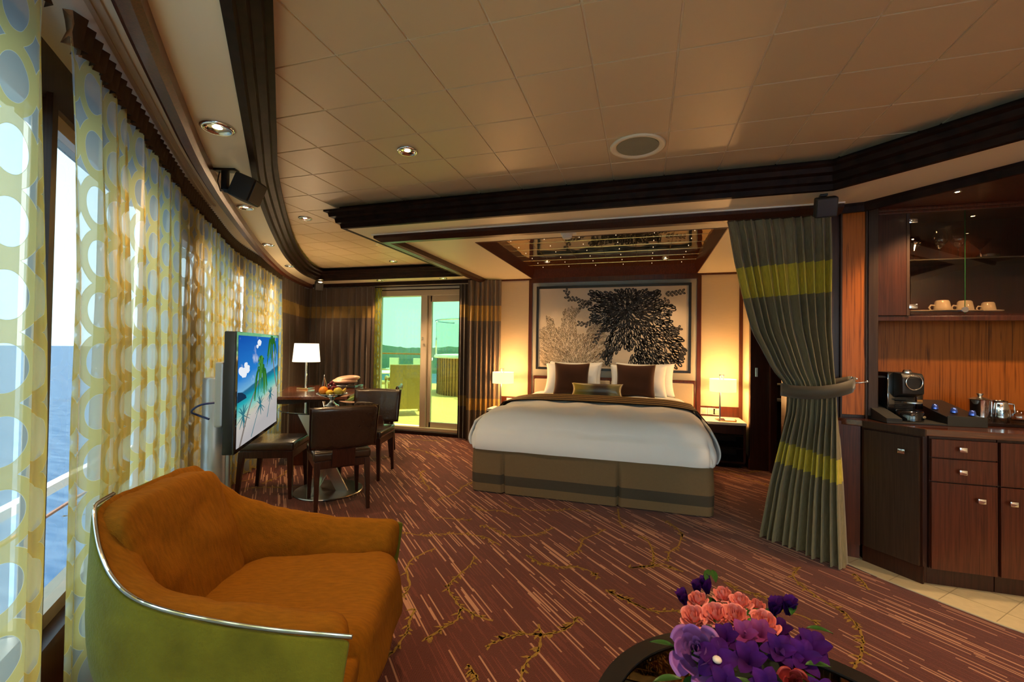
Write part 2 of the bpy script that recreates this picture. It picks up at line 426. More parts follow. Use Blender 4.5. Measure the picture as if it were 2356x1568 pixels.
def arc_table(path):
    L = [0]
    for a, b in zip(path, path[1:]): L.append(L[-1]+(b-a).length)
    return L
def at_len(path, L, s):
    s = max(0, min(L[-1]-1e-6, s))
    for i in range(len(L)-1):
        if s <= L[i+1]:
            t = (s-L[i])/(L[i+1]-L[i]); p = path[i].lerp(path[i+1], t); d = (path[i+1]-path[i]).normalized(); return p, d
    return path[-1], (path[-1]-path[-2]).normalized()
def spot(name, loc, e, size=95, blend=.6, col=(1, .62, .30), rad=.03, aim=None):
    d = bpy.data.lights.new(name, 'SPOT'); d.energy = e; d.spot_size = R(size); d.spot_blend = blend; d.color = col; d.shadow_soft_size = rad
    o = bpy.data.objects.new(name, d); COL.objects.link(o); o.location = loc
    if aim is not None: o.rotation_euler = (Vector(loc)-Vector(aim)).to_track_quat('Z', 'Y').to_euler()
    return o
def point(name, loc, e, col=(1, .6, .28), rad=.03, parent=None):
    d = bpy.data.lights.new(name, 'POINT'); d.energy = e; d.color = col; d.shadow_soft_size = rad
    o = bpy.data.objects.new(name, d); COL.objects.link(o); o.location = loc
    if parent: o.parent = parent
    return o

# ================================================================ ROOM SHELL
ZS, ZC = 2.25, 2.42                       # soffit and coffer heights
WC = smooth_path([(1.2, -2.75), (.35, -1.6), (-.35, -.65), (-.87, .05), (-1.2, .42), (-1.54, .80), (-2.0, 1.29), (-2.5, 1.82), (-2.9, 2.29),
                  (-3.54, 3.05), (-3.99, 3.76), (-4.48, 4.52), (-4.86, 5.2), (-5.24, 5.92)], 6)
def offs(path, d):
    out = []
    for i, p in enumerate(path):
        t = (path[min(i+1, len(path)-1)]-path[max(i-1, 0)]).normalized(); out.append(p+Vector((-t.y, t.x))*d)
    return out
WO = offs(WC, .17)                        # glazing line, outside the curtains
WOL = arc_table(WO); WCL = arc_table(WC)
def s_hit(path, L, dx, dy):
    for i, (a, b) in enumerate(zip(path, path[1:])):
        ca = dx*a.y-dy*a.x; cb = dx*b.y-dy*b.x
        if ca*cb <= 0 and a.x*dx+a.y*dy > 0:
            t = ca/(ca-cb) if ca != cb else 0; return L[i]+t*(L[i+1]-L[i])
    return 0
# floor
outer = [(p.x, p.y) for p in offs(WC, .2)]+[(-5.3, 6.0), (1.36, 6.0), (1.36, 6.7), (3.5, 6.7), (3.5, -2.9), (1.3, -2.9)]
fv, ff = poly_holes(outer, [], 0.0)
# woven vines lie in the pile: part of the carpet's own mesh
VINES = [[(160,460),(260,482),(360,480),(480,475),(600,475),(690,485),(760,500),(870,560)],[(730,410),(800,430),(880,470),(990,495),(1100,485),(1190,460),(1270,430)],
[(1060,630),(1130,670),(1200,705),(1300,720),(1400,715),(1480,730),(1560,765),(1610,800)],[(1650,440),(1560,485),(1480,520),(1450,590),(1360,640)],[(2215,480),(2190,560),(2120,610),(2110,680)],
[(1900,490),(1970,540),(2000,620),(2000,700)],[(1830,725),(1950,715),(2080,700),(2220,755)],[(680,640),(650,700),(570,770),(510,830),(490,880),(530,960),(590,1020),(700,1080),(820,1120)],
[(400,580),(300,620),(200,680),(180,760),(200,850),(160,920),(90,990)],[(570,1030),(550,1110),(450,1170),(290,1270)],[(240,1030),(200,1120),(180,1200),(100,1320),(30,1390)],
[(1440,1090),(1390,1150),(1330,1190),(1200,1215),(1050,1215),(930,1230),(850,1270),(760,1310)],[(1150,1140),(1170,1230),(1150,1340),(1060,1430),(1020,1568)],
[(1650,890),(1740,930),(1850,980),(1950,1030),(2060,1050),(2210,1040)],[(650,265),(740,300),(850,300),(950,330),(1010,350)],[(900,240),(980,280),(1100,300),(1250,300),(1400,295),(1530,310)],
[(630,1440),(680,1500),(710,1560)],[(380,355),(480,360),(600,370),(660,370)],[(1740,290),(1750,370),(1780,430)],[(2070,370),(2130,400),(2200,460),(2220,500)],[(1880,1330),(1930,1370)]]
VINES2 = [[(1750,90),(1690,150),(1720,210),(1800,280),(1950,380),(2060,450),(2130,480),(2220,570),(2290,680),(2300,800),(2250,920),(2200,1000)],[(1080,220),(1180,280),(1300,310),(1420,350),(1500,400)],
[(50,300),(160,345),(260,390),(400,460)],[(260,100),(400,80),(540,90),(690,120)],[(2230,150),(2290,210),(2350,290)],[(1530,465),(1700,500),(1830,545),(1930,600)]]
def floor_pt(x, y):
    d = FW + RT*((x-1178)/FPX) + UP*((784-y)/FPX); t = -1.3/d.z; return Vector((d.x*t, d.y*t))
vl = [[floor_pt(880+.3113*a, 1080+.3113*b) for a, b in l] for l in VINES]+[[floor_pt(1380+.2632*a, 1280+.2632*b) for a, b in l] for l in VINES2]
rv = random.Random(5)
for k in range(46):
    x, y = rv.uniform(-4.2, 1.3), rv.uniform(-1.5, 5.7); a = rv.uniform(0, 6.3)
    q = Vector((x, y))
    if any((q-p).length < .42 for l in vl for p in l): continue
    l = [q]
    for i in range(6):
        a += rv.uniform(-.45, .45); l.append(l[-1]+Vector((math.cos(a), math.sin(a)))*.11)
    vl.append(l)
nv0 = len(ff)
def tri_add(a, b, c, z=.0012):
    i = len(fv); fv.extend([(a.x, a.y, z), (b.x, b.y, z), (c.x, c.y, z)]); ff.append((i, i+1, i+2))
for l in vl:
    sp_ = smooth_path(l, 5)
    sp_ = [p+Vector((rv.uniform(-1, 1), rv.uniform(-1, 1)))*.004 for p in sp_]
    for i, (a, b) in enumerate(zip(sp_, sp_[1:])):
        d = (b-a); 
        if d.length < 1e-5: continue
        d.normalize(); nrm = Vector((-d.y, d.x)); w0 = .006*rv.uniform(.6, 1.3); w1 = .006*rv.uniform(.6, 1.3)
        tri_add(a-nrm*w0, b-nrm*w1, b+nrm*w1); tri_add(a-nrm*w0, b+nrm*w1, a+nrm*w0)
        if rv.random() < .55:
            sgn = rv.choice((-1, 1)); L = rv.uniform(.022, .045)
            tip = a+nrm*sgn*L+d*L*.5; mid = a+nrm*sgn*L*.5+d*.004
            tri_add(a-d*.006, a+d*.008, mid+d*.008); tri_add(mid-d*.005, mid+d*.012, tip)
            tri_add(a-d*.006, mid+d*.008, mid-d*.006)
struct(mesh_obj('floor', fv, ff, mats=[MT['carpet'], MT['vine']], fm=[0]*nv0+[1]*(len(ff)-nv0)))
# marble strip in front of the bar
tp = [(p.x, p.y) for p in smooth_path([(1.19, 3.235), (1.35, 3.03), (1.60, 2.777), (1.71, 2.683), (2.1, 2.38), (2.7, 2.0), (3.4, 1.6)], 5)]+[(3.4, 3.75), (1.19, 3.75)]
b = B(); b.prism(tp, .001, .006)
ft = struct(b.out('floor_tile', MT['stone']))
b = B()
for k in range(-3, 9):
    for sg in (1, -1):
        x0 = 1.3+k*.3
        p0 = Vector((x0, 3.3)); d = Vector((.707*sg, -.707)); n_ = Vector((-d.y, d.x))*.0016
        a_ = p0; c_ = p0+d*1.6
        b.quadbox([(*(a_-n_), .0061), (*(c_-n_), .0061), (*(c_+n_), .0061), (*(a_+n_), .0061)], [(*(a_-n_), .0066), (*(c_-n_), .0066), (*(c_+n_), .0066), (*(a_+n_), .0066)])
# keep joint lines only where the marble is
gb = b.bm
bad = []
def in_poly(x, y, P):
    c = False
    for i in range(len(P)):
        x1, y1 = P[i]; x2, y2 = P[i-1]
        if (y1 > y) != (y2 > y) and x < (x2-x1)*(y-y1)/(y2-y1)+x1: c = not c
    return c
gb.free()
b = B()
for k in range(-3, 9):
    for sg in (1, -1):
        p0 = Vector((1.3+k*.3, 3.3)); d = Vector((.707*sg, -.707)); n_ = Vector((-d.y, d.x))*.0016
        for i in range(64):
            a_ = p0+d*i*.03; c_ = a_+d*.03
            if in_poly(a_.x, a_.y, tp) and in_poly(c_.x, c_.y, tp):
                b.quadbox([(*(a_-n_), .0061), (*(c_-n_), .0061), (*(c_+n_), .0061), (*(a_+n_), .0061)], [(*(a_-n_), .0066), (*(c_-n_), .0066), (*(c_+n_), .0066), (*(a_+n_), .0066)])
b.out('tile_joint', MT['grout'], ft)

# coffer outline (counter-clockwise, interior on the left)
CURVE = [(p.x, p.y) for p in smooth_path([(-4.63, 5.40), (-4.37, 4.81), (-3.77, 3.92), (-3.03, 3.0), (-2.33, 2.19), (-1.89, 1.73), (-1.48, 1.31), (-1.10, .92), (-.5, .30), (.05, -.35), (.6, -1.1), (1.2, -2.0)], 6)]
COF = [(3.1, 1.01), (1.574, 2.462), (1.04, 2.97), (-2.37, 3.0), (-2.37, 5.42)]+CURVE+[(3.1, -2.0)]
TRAY = [(-1.475, 3.71), (.605, 3.71), (.605, 5.79), (-1.475, 5.79)]
so = [(p.x, p.y) for p in WO]+[(-5.3, 6.0), (1.36, 6.0), (1.36, 6.7), (3.5, 6.7), (3.5, -2.9), (1.3, -2.9)]
sv, sf = poly_holes(so, [COF, TRAY], ZS)
struct(mesh_obj('ceiling_soffit', sv, sf, MT['cream']))
# main ceiling with metal tiles
b = B()
TX, TY, X0, Y0 = .3160, .3205, .109, 2.695
g = .0032
cpv, cpf = poly_holes([(p.x, p.y) for p in offs(WC, .27)]+[(-5.35, 6.02), (1.36, 6.02), (1.36, 6.7), (3.5, 6.7), (3.5, -2.9), (1.3, -2.9)], [], 0)
for zz in (ZC+.005, ZC+.06):
    vv_ = [b.bm.verts.new((x, y, zz)) for x, y, _ in cpv]
    for f_ in cpf:
        try: b.bm.faces.new([vv_[i] for i in f_]).material_index = 1
        except ValueError: pass
for i in range(-17, 11):
    for j in range(-16, 10):
        xa, xb, ya, yb = X0+i*TX+g, X0+(i+1)*TX-g, Y0+j*TY+g, Y0+(j+1)*TY-g
        cx, cy = (xa+xb)/2, (ya+yb)/2
        if not (-4.9 < cx < 3.3 and -2.3 < cy < 5.6) or cx < -4.9 or (cx > -2.2 and cy > 3.2): continue
        if not (in_poly(cx, cy, COF) or any(in_poly(cx+a, cy+c, COF) for a in (-.2, .2) for c in (-.2, .2))): continue
        e_ = .0015
        b.quadbox([(xa+e_, ya+e_, ZC), (xb-e_, ya+e_, ZC), (xb-e_, yb-e_, ZC), (xa+e_, yb-e_, ZC)], [(xa, ya, ZC+.006), (xb, ya, ZC+.006), (xb, yb, ZC+.006), (xa, yb, ZC+.006)])
struct(b.out('ceiling', mats=[MT['tile'], MT['groove']]))
b = B(); b.sweep(COF, [(-.03, ZS-.003), (.0, ZS-.003), (.006, ZS+.028), (.03, ZS+.036), (.036, ZS+.070), (.066, ZS+.078), (.072, ZS+.106), (.096, ZS+.114), (.096, ZS+.127), (.01, ZS+.130), (.01, ZC+.02), (-.03, ZC+.02)], closed=True)
struct(b.out('trim_1', MT['dark']))
# tray over the bed
b = B(); b.sweep([TRAY[3], TRAY[2], TRAY[1], TRAY[0]], [(-.001, ZS-.004), (.006, ZS-.004), (.006, ZS+.15), (-.02, ZS+.15), (-.055, ZS+.15), (-.02, ZS+.05)], closed=True)
struct(b.out('trim_2', MT['mahog']))
# timber beam with curtain track around the sleeping area
b = B()
tr_path = [(1.2, 3.325), (-2.16, 3.325), (-2.16, 5.85)]
b.sweep(tr_path, [(-.045, ZS-.045), (-.025, ZS-.058), (.03, ZS-.058), (.05, ZS-.045), (.075, ZS-.03), (.075, ZS+.01), (-.045, ZS+.01)])
struct(b.out('trim_3', MT['mahogd']))
b = B(); b.sweep([(1.2, 3.325), (-2.16, 3.325), (-2.16, 5.85)], [(.076, ZS-.008), (.088, ZS-.008), (.088, ZS+.004), (.076, ZS+.004)])
struct(b.out('trim_4', MT['offw']))
# timber band that hides the window curtain track
BAND = [(p.x, p.y) for p in smooth_path([(.9, -1.55), (.05, -.62), (-.55, 0.05), (-1.0, .50), (-1.372, .85), (-1.745, 1.223), (-2.21, 1.705), (-2.83, 2.42), (-3.70, 3.50), (-4.516, 4.64), (-4.95, 5.45), (-5.08, 5.75)], 6)]
b = B(); b.sweep(BAND, [(-.035, ZS+.01), (-.035, ZS-.05), (-.015, ZS-.062), (.02, ZS-.062), (.03, ZS-.04), (.04, ZS-.035), (.04, ZS+.01)])
struct(b.out('trim_5', MT['mahog']))
b = B(); b.sweep([(-5.0, 5.72), (-2.16, 5.72)], [(-.02, ZS-.05), (.02, ZS-.05), (.02, ZS+.01), (-.02, ZS+.01)])
struct(b.out('trim_6', MT['dark']))
TRK = [(p.x, p.y) for p in smooth_path([(.55, -1.5), (-.2, -.55), (-.7, .0), (-1.1, .42), (-1.479, .818), (-1.678, 1.018), (-2.199, 1.558), (-2.727, 2.133), (-2.85, 2.28)], 6)]
b = B(); b.sweep(TRK, [(-.02, ZS+.002), (-.02, ZS-.009), (-.006, ZS-.009), (-.006, ZS-.002), (.006, ZS-.002), (.006, ZS-.009), (.02, ZS-.009), (.02, ZS+.002)])
struct(b.out('trim_7', MT['alu']))
# walls -------------------------------------------------------------
DX0, DX1, DZ0, DZ1 = -3.97, -2.12, .06, 2.13      # door opening
b = B()
b.box(-5.5, DX0, 5.85, 6.02, 0, 2.5); b.box(DX1, 1.36, 5.85, 6.02, 0, 2.5); b.box(DX0, DX1, 5.85, 6.02, DZ1, 2.5); b.box(DX0, DX1, 5.85, 6.02, 0, DZ0)
wall_back = struct(b.out('wall_back', MT['wallp']))
b = B(); b.box(3.4, 3.5, -2.8, 3.9, 0, 2.5); struct(b.out('wall_right', MT['wallp']))
b = B(); b.box(.9, 3.5, -2.9, -2.75, 0, .12); b.box(.9, 3.5, -2.9, -2.75, 2.22, 2.5); b.box(.9, 1.25, -2.9, -2.75, .12, 2.22); b.box(3.35, 3.5, -2.9, -2.75, .12, 2.22); b.box(2.2, 2.26, -2.9, -2.75, .12, 2.22); struct(b.out('wall_front', MT['wallp']))  # unseen rear wall, opened wide so the added glazing lets daylight in
b = B(); b.box(1.25, 3.35, -2.83, -2.824, .12, 2.22); struct(b.out('window_front_added', MT['glassw']))  # unseen window added to throw cool daylight on the bed foot
b = B(); b.sweep([tuple(p) for p in WO], [(-.03, 0), (.10, 0), (.10, .33), (-.06, .33), (-.06, .30), (-.03, .30)])
wl = struct(b.out('wall_left', MT['mahogd']))
b = B(); b.sweep([tuple(p) for p in WO], [(-.02, 2.08), (.10, 2.08), (.10, 2.5), (-.02, 2.5)])
b.out('window_header', MT['brownw'], wl)
# bedroom right side: short cream return, door jamb, dressing room beyond
b = B(); b.box(1.125, 1.20, 5.47, 5.85, 0, 2.5); struct(b.out('wall_bedroom_right', MT['wallp']))
b = B(); b.box(1.118, 1.36, 5.40, 5.47, 0, ZS); b.box(1.30, 1.36, 5.33, 5.40, 0, ZS); b.box(1.30, 1.36, 3.8, 4.95, 0, ZS); b.box(1.30, 1.37, 4.95, 5.33, 2.08, ZS)
wj = struct(b.out('trim_8', MT['mahogd']))
b = B(); b.box(1.165, 1.19, 5.395, 5.40, 1.02, 1.12, bev=.002); b.box(1.172, 1.183, 5.392, 5.396, 1.04, 1.07); b.out('strike_plate', MT['chrome'], wj)
b = B(); b.box(1.36, 3.4, 6.6, 6.7, 0, 2.5); b.box(3.3, 3.4, 3.9, 6.6, 0, 2.5); b.box(1.20, 1.36, 5.47, 6.7, 0, 2.5); struct(b.out('wall_dressing_room', MT['mahogd']))
# bar column, teak panel, backsplash wall
b = B(); b.box(1.175, 1.425, 3.38, 3.82, 0, ZS); wc = struct(b.out('wall_bar_column', MT['mahogd']))
b = B(); b.box(1.232, 1.36, 3.368, 3.381, .90, ZS-.01, bev=.002); b.out('teak_panel', MT['teak'], wc)
b = B(); b.box(1.36, 1.372, 3.362, 3.381, .88, ZS-.01, bev=.002); b.box(1.222, 1.232, 3.362, 3.381, .88, ZS-.01, bev=.002); b.box(1.372, 1.425, 3.355, 3.381, .9, ZS-.01, bev=.003); b.out('stile', MT['brownw'], wc)
b = B(); b.box(1.425, 3.4, 3.72, 3.82, 0, 2.5); ws = struct(b.out('wall_bar', MT['mahogd']))
b = B(); b.box(1.50, 3.3, 3.70, 3.72, .88, 1.56); b.out('veneer_backsplash', MT['teak'], ws)
# canopy over the bar
b = B(); cp_ = [(1.30, 3.32), (1.79, 2.78), (3.35, 1.22), (3.38, 1.3), (3.38, 3.7), (1.43, 3.7), (1.43, 3.38), (1.30, 3.38)]
b.prism(cp_, ZS-.022, ZS-.003); cn = struct(b.out('ceiling_bar', MT['mahog']))
b = B(); b.sweep([(3.35, 1.22), (1.79, 2.78), (1.33, 3.30), (1.18, 3.33)], [(-.006, ZS-.03), (.0, ZS-.055), (.02, ZS-.055), (.03, ZS-.02), (.03, ZS), (-.006, ZS)]); b.out('molding', MT['dark'], cn)
b = B(); b.sweep([(3.35, 1.20), (1.78, 2.765), (1.32, 3.285), (1.17, 3.315)], [(-.004, ZS-.012), (.008, ZS-.012), (.008, ZS+.002), (-.004, ZS+.002)]); b.out('bead', MT['offw'], cn)
b = B()
for i, (yy, zz) in enumerate(((3.40, 2.235), (3.385, 2.222), (3.39, 2.205))): b.box(1.40, 3.3, yy, 3.45, zz-.012, zz+.006, bev=.004)
b.out('cornice', MT['mahog'], cn)

# headboard wall: stiles, recessed grey panel, rail, wainscot, baseboards
b = B()
for x in (-1.525, .612): b.box(x, x+.05, 5.825, 5.852, 0, ZS-.01, bev=.003)
b.box(1.085, 1.125, 5.83, 5.852, 0, ZS, bev=.003); b.box(-2.12, 1.125, 5.825, 5.852, ZS-.022, ZS, bev=.002); b.box(-1.48, .62, 5.80, 5.852, 2.185, ZS+.01)
struct(b.out('trim_9', MT['mahog']))
b = B(); b.box(-1.475, .612, 5.838, 5.851, .93, 2.19); struct(b.out('wall_panel', MT['wallgrey']))
b = B(); b.box(.662, 1.085, 5.838, 5.852, 0, .625, bev=.002); b.box(-2.12, -1.525, 5.838, 5.852, 0, .625, bev=.002); struct(b.out('trim_10', MT['mahog']))
b = B(); b.box(1.105, 1.126, 5.40, 5.84, 0, .11, bev=.004); b.box(1.11, 1.126, 5.42, 5.84, .11, .13); struct(b.out('baseboard_right', MT['mahog']))
b = B(); b.box(-5.3, DX0, 5.83, 5.851, 0, .1, bev=.004); b.box(DX1, -1.5, 5.83, 5.851, 0, .1, bev=.004); b.box(DX0, DX1, 5.815, 5.851, 0, .045); struct(b.out('baseboard_back', MT['dark']))

# windows and pillars along the curved wall -------------------------
RAYS = {80: (-1.46, .71), 110: (-1.50, .75), 322: (-2.02, 1.31), 392: (-2.375, 1.70), 487: (-3.03, 2.44), 518: (-3.34, 2.82), 560: (-3.71, 3.32), 576: (-3.83, 3.50), 628: (-4.33, 4.28), 646: (-4.53, 4.60)}
S = {k: s_hit(WO, WOL, *v) for k, v in RAYS.items()}
def wpath(s0, s1, n=6): return [tuple(at_len(WO, WOL, s0+(s1-s0)*i/n)[0]) for i in range(n+1)]
pillars = [(S[80]-.6, S[80]-.56), (S[80]-.03, S[110]-.06), (S[322], S[392]), (S[487], S[518]), (S[560], S[576]), (S[628], S[646]), (.9, 1.1), (2.1, 2.3)]
pillars.sort()
b = B()
for s0, s1 in pillars: b.sweep(wpath(s0, s1, 3), [(-.035, .30), (.012, .30), (.012, 2.1), (-.035, 2.1)])
struct(b.out('trim_11', MT['brownw']))
edges = [0.02]+[v for p in pillars for v in p]+[WOL[-1]-.02]
wn = 1
for i in range(0, len(edges), 2):
    s0, s1 = edges[i], edges[i+1]
    if s1-s0 < .1: continue
    P = wpath(s0+.003, s1-.003, 5)
    b = B(); b.sweep(P, [(.03, .35), (.036, .35), (.036, 2.08), (.03, 2.08)])
    wd = struct(b.out('window_%d' % wn, MT['glasss' if s0 > S[80]-1.6 else 'glassw'])); wn += 1
    b = B(); b.sweep(P, [(-.01, .33), (.07, .33), (.07, .38), (-.01, .38)]); b.sweep(P, [(0, 2.03), (.07, 2.03), (.07, 2.08), (0, 2.08)])
    b.sweep(P[:1]+[tuple(Vector(P[0]).lerp(Vector(P[1]), .035/max(.04, (Vector(P[1])-Vector(P[0])).length)))], [(0.0, .36), (.03, .36), (.03, 2.05), (0.0, 2.05)])
    b.out('window_frame', MT['alu'], wd)
# sliding door -------------------------------------------------------
b = B()
b.box(DX0, DX1, 5.84, 6.0, DZ0, .105, bev=.004); b.box(DX0, DX1, 5.86, 6.0, 2.055, DZ1, bev=.004); b.box(DX0, DX0+.045, 5.86, 6.0, DZ0, DZ1); b.box(DX1-.045, DX1, 5.86, 6.0, DZ0, DZ1)
dr = struct(b.out('door_1', MT['alu']))
b = B(); b.box(DX0+.045, -3.185, 5.93, 5.938, .12, 2.06); b.out('fixed_pane', MT['glassg'], dr)
b = B(); b.box(-3.19, -3.09, 5.865, 5.97, .10, 2.06, bev=.005); b.box(-3.088, -3.055, 5.90, 5.97, .10, 2.06, bev=.003); b.out('mullion', MT['alu'], dr)
b = B(); b.box(-3.055, -2.16, 5.90, 5.94, .10, .185, bev=.003); b.box(-3.055, -2.16, 5.90, 5.94, 1.965, 2.06, bev=.003); b.box(-3.055, -3.03, 5.90, 5.94, .10, 2.06); b.box(-2.22, -2.16, 5.90, 5.94, .10, 2.06)
sl = b.out('sliding_leaf', MT['alu'], dr)
b = B(); b.box(-3.03, -2.2, 5.915, 5.922, .18, 1.97); b.out('sliding_pane', MT['glassg'], sl)
b = B(); b.box(-3.165, -3.145, 5.858, 5.868, 1.40, 1.44, bev=.003); b.lathe([(0, -.012), (.012, -.012), (.014, 0), (.014, .006)], n=14, M=Matrix.Translation((-3.125, 5.862, 1.33)) @ Matrix.Rotation(R(90), 4, 'X')); b.out('door_lock', MT['chrome'], dr)
b = B(); b.box(DX0, DX1, 5.84, 5.862, 2.135, 2.15); b.box(DX0, DX1, 5.835, 5.855, 2.185, 2.20); b.out('head_molding', MT['dark'], dr)
b = B(); b.box(DX0, DX1, 5.843, 5.853, 2.15, 2.185); b.out('head_panel', MT['wallgrey'], dr)

# ================================================================ CURTAINS
def fold_phase(n, rnd):
    """irregular fold phases: cumulative knots 0..n"""
    ks = [0]
    for i in range(n): ks.append(ks[-1]+rnd.uniform(.6, 1.4))
    ks = [k/ks[-1] for k in ks]
    amps = [rnd.uniform(.6, 1.15) for _ in range(n+1)]
    def f(u):
        u = max(0, min(1, u))
        for i in range(n):
            if u <= ks[i+1]+1e-9:
                t = (u-ks[i])/(ks[i+1]-ks[i]); return (i+t)*2*PI, amps[i]*(1-t)+amps[i+1]*t
        return n*2*PI, 1
    return f
def hang(name, pos, s0, s1, z0, z1, n, amp, mat, label=None, parent=None, seed=1, group=None, ptop=.45, sway=.02, res=10, nz=14, over=.35, splay=0., lead=0., uvu=1.0, cat='curtain'):
    rnd = random.Random(seed); fp = fold_phase(n, rnd); nu = n*res
    cols = []
    for i in range(nu+1):
        u = i/nu; cols.append((u, *fp(u)))
    sw = [rnd.uniform(-1, 1) for _ in range(n+2)]
    vs = []; uvl = []
    for j in range(nz+1):
        v = j/nz; z = z1+(z0-z1)*v
        k = ptop+(1-ptop)*min(1, v*2.2)
        last = None; L = 0
        for u, ph, am in cols:
            uu = u+over*math.sin(2*ph)*.5/(n*2)*k
            s_0 = s0+lead*min(1, v*3); s = s_0+(s1-s_0)*uu
            p, d = pos(s)
            nr = Vector((-d.y, d.x))
            off = amp*am*k*math.sin(ph)+sway*v*sw[int(u*n)]*.4
            q = Vector((p.x+nr.x*off+d.x*splay*(u-.5)*v, p.y+nr.y*off+d.y*splay*(u-.5)*v, z))
            if last is not None: L += (q-last).length
            last = q
            vs.append(q)
            if j == nz//2: uvl.append(L)
    uvs = []
    for j in range(nz+1):
        for i in range(nu+1): uvs.append((uvl[i]*uvu+seed*.07, vs[j*(nu+1)][2]))
    fs = [(j*(nu+1)+i, j*(nu+1)+i+1, (j+1)*(nu+1)+i+1, (j+1)*(nu+1)+i) for j in range(nz) for i in range(nu)]
    o = mesh_obj(name, vs, fs, mat, parent, smooth=True, uvs=uvs)
    if label: tag(o, label, cat, group)
    return o
def wpos(s): return at_len(WC, WCL, s)
CR = {k: s_hit(WC, WCL, *v) for k, v in {60: (-1.43, .67), 82: (-1.462, .712), 130: (-1.505, .757), 318: (-2.0, 1.29), 330: (-2.06, 1.35), 400: (-2.42, 1.75), 482: (-3.0, 2.40), 490: (-3.05, 2.47), 560: (-3.71, 3.32), 645: (-4.52, 4.59)}.items()}
sheers = [(.1, 1.9, 12, 'sheer curtain panel behind the viewer by the curved windows'), (1.95, CR[82]-.02, 13, 'olive patterned sheer curtain at the far left edge beside the open gap'),
          (CR[130]+.07, CR[318]-.005, 4, 'patterned sheer curtain right of the open window gap'),
          (CR[318]+.01, CR[400]-.01, 3, 'darker patterned sheer curtain covering the first window pillar'), (CR[400]+.01, CR[490]-.03, 5, 'bright patterned sheer curtain left of the television top'),
          (CR[490]-.02, CR[560], 6, 'patterned sheer curtain behind the wall speaker end of the windows'), (CR[560]+.01, CR[645], 9, 'farthest patterned sheer curtain beside the brown corner curtain')]
for i, (a, c, n, lab) in enumerate(sheers):
    if i == 0: continue
    o = hang('sheer_curtain', wpos, a, c, .015, 2.15, n, .048, MT['sheer'], lab, seed=20+i, group='patterned sheer curtains along the curved windows', res=12, nz=10, over=1.0, ptop=.35, lead=.12 if i == 2 else 0)
    # pleated header tape
    hb = B(); N = max(4, int((c-a)/.052)); 
    vs = []; fs = []; fm = []
    for k in range(N*4+1):
        s = a+(c-a)*k/(N*4); p, d = wpos(s); nr = Vector((-d.y, d.x)); ph = k/4*2*PI
        for q, z in enumerate((2.135, 2.17, 2.20, 2.232)):
            am = (.026, .014, .018, .024)[q]
            off = am*math.sin(ph); al = .018*math.cos(ph)*(1 if q % 2 else .4)
            vs.append((p.x+nr.x*off+d.x*al, p.y+nr.y*off+d.y*al, z))
    for k in range(N*4):
        for q in range(3):
            a0 = k*4+q; fs.append((a0, a0+4, a0+5, a0+1)); fm.append(0 if (k//2) % 2 else 1)
    mesh_obj('pleated_heading', vs, fs, parent=o, smooth=True, mats=[pm('brown header tape', (.045, .025, .012), .6), pm('bronze header tape', (.34, .23, .12), .5)] if i == 1 else list(hd_m), fm=fm)
    if i == 1: hd_m = list(bpy.data.objects['pleated_heading'].data.materials)
# heavy brown curtains: on the curve's end, along the door wall, right of the door
hang('brown_curtain', wpos, CR[645]+.02, WCL[-1]-.19, .015, 2.19, 9, .035, MT['curtainb'], 'brown curtain with ochre band on the curved wall behind the desk lamp', seed=41)
def bpos(s): return Vector((s, 5.74)), Vector((1, 0))
hang('brown_curtain', bpos, -5.14, -3.90, .015, 2.19, 11, .035, MT['curtainb'], 'wide brown curtain with ochre band filling the corner left of the glass door', seed=42)
hang('sheer_curtain', bpos, -3.90, -3.78, .015, 2.17, 3, .030, MT['sheerd'], 'narrow olive sheer curtain bunched at the left edge of the glass door', seed=43, over=.8)
hang('brown_curtain', bpos, -2.52, -2.30, .02, 2.19, 4, .035, MT['curtainb'], 'dark brown curtain drawn to the right edge of the glass door', seed=44)
def lpos(s): return Vector((-2.08, s)), Vector((0, 1))
MT['curtainl'] = fabric2('bronze taffeta with ochre bands', (.120, .075, .040), (.38, .22, .025), [(.44, .60), (1.66, 1.87)], .5)
hang('bronze_curtain', lambda s: (Vector((-2.33+.45*(s), 5.60+.10*s)), Vector((.97, .22)).normalized()), 0, 1, .02, ZS-.03, 7, .045, MT['curtainl'], 'bronze brown curtain with ochre bands gathered beside the left bedside lamp', seed=45, over=.8)

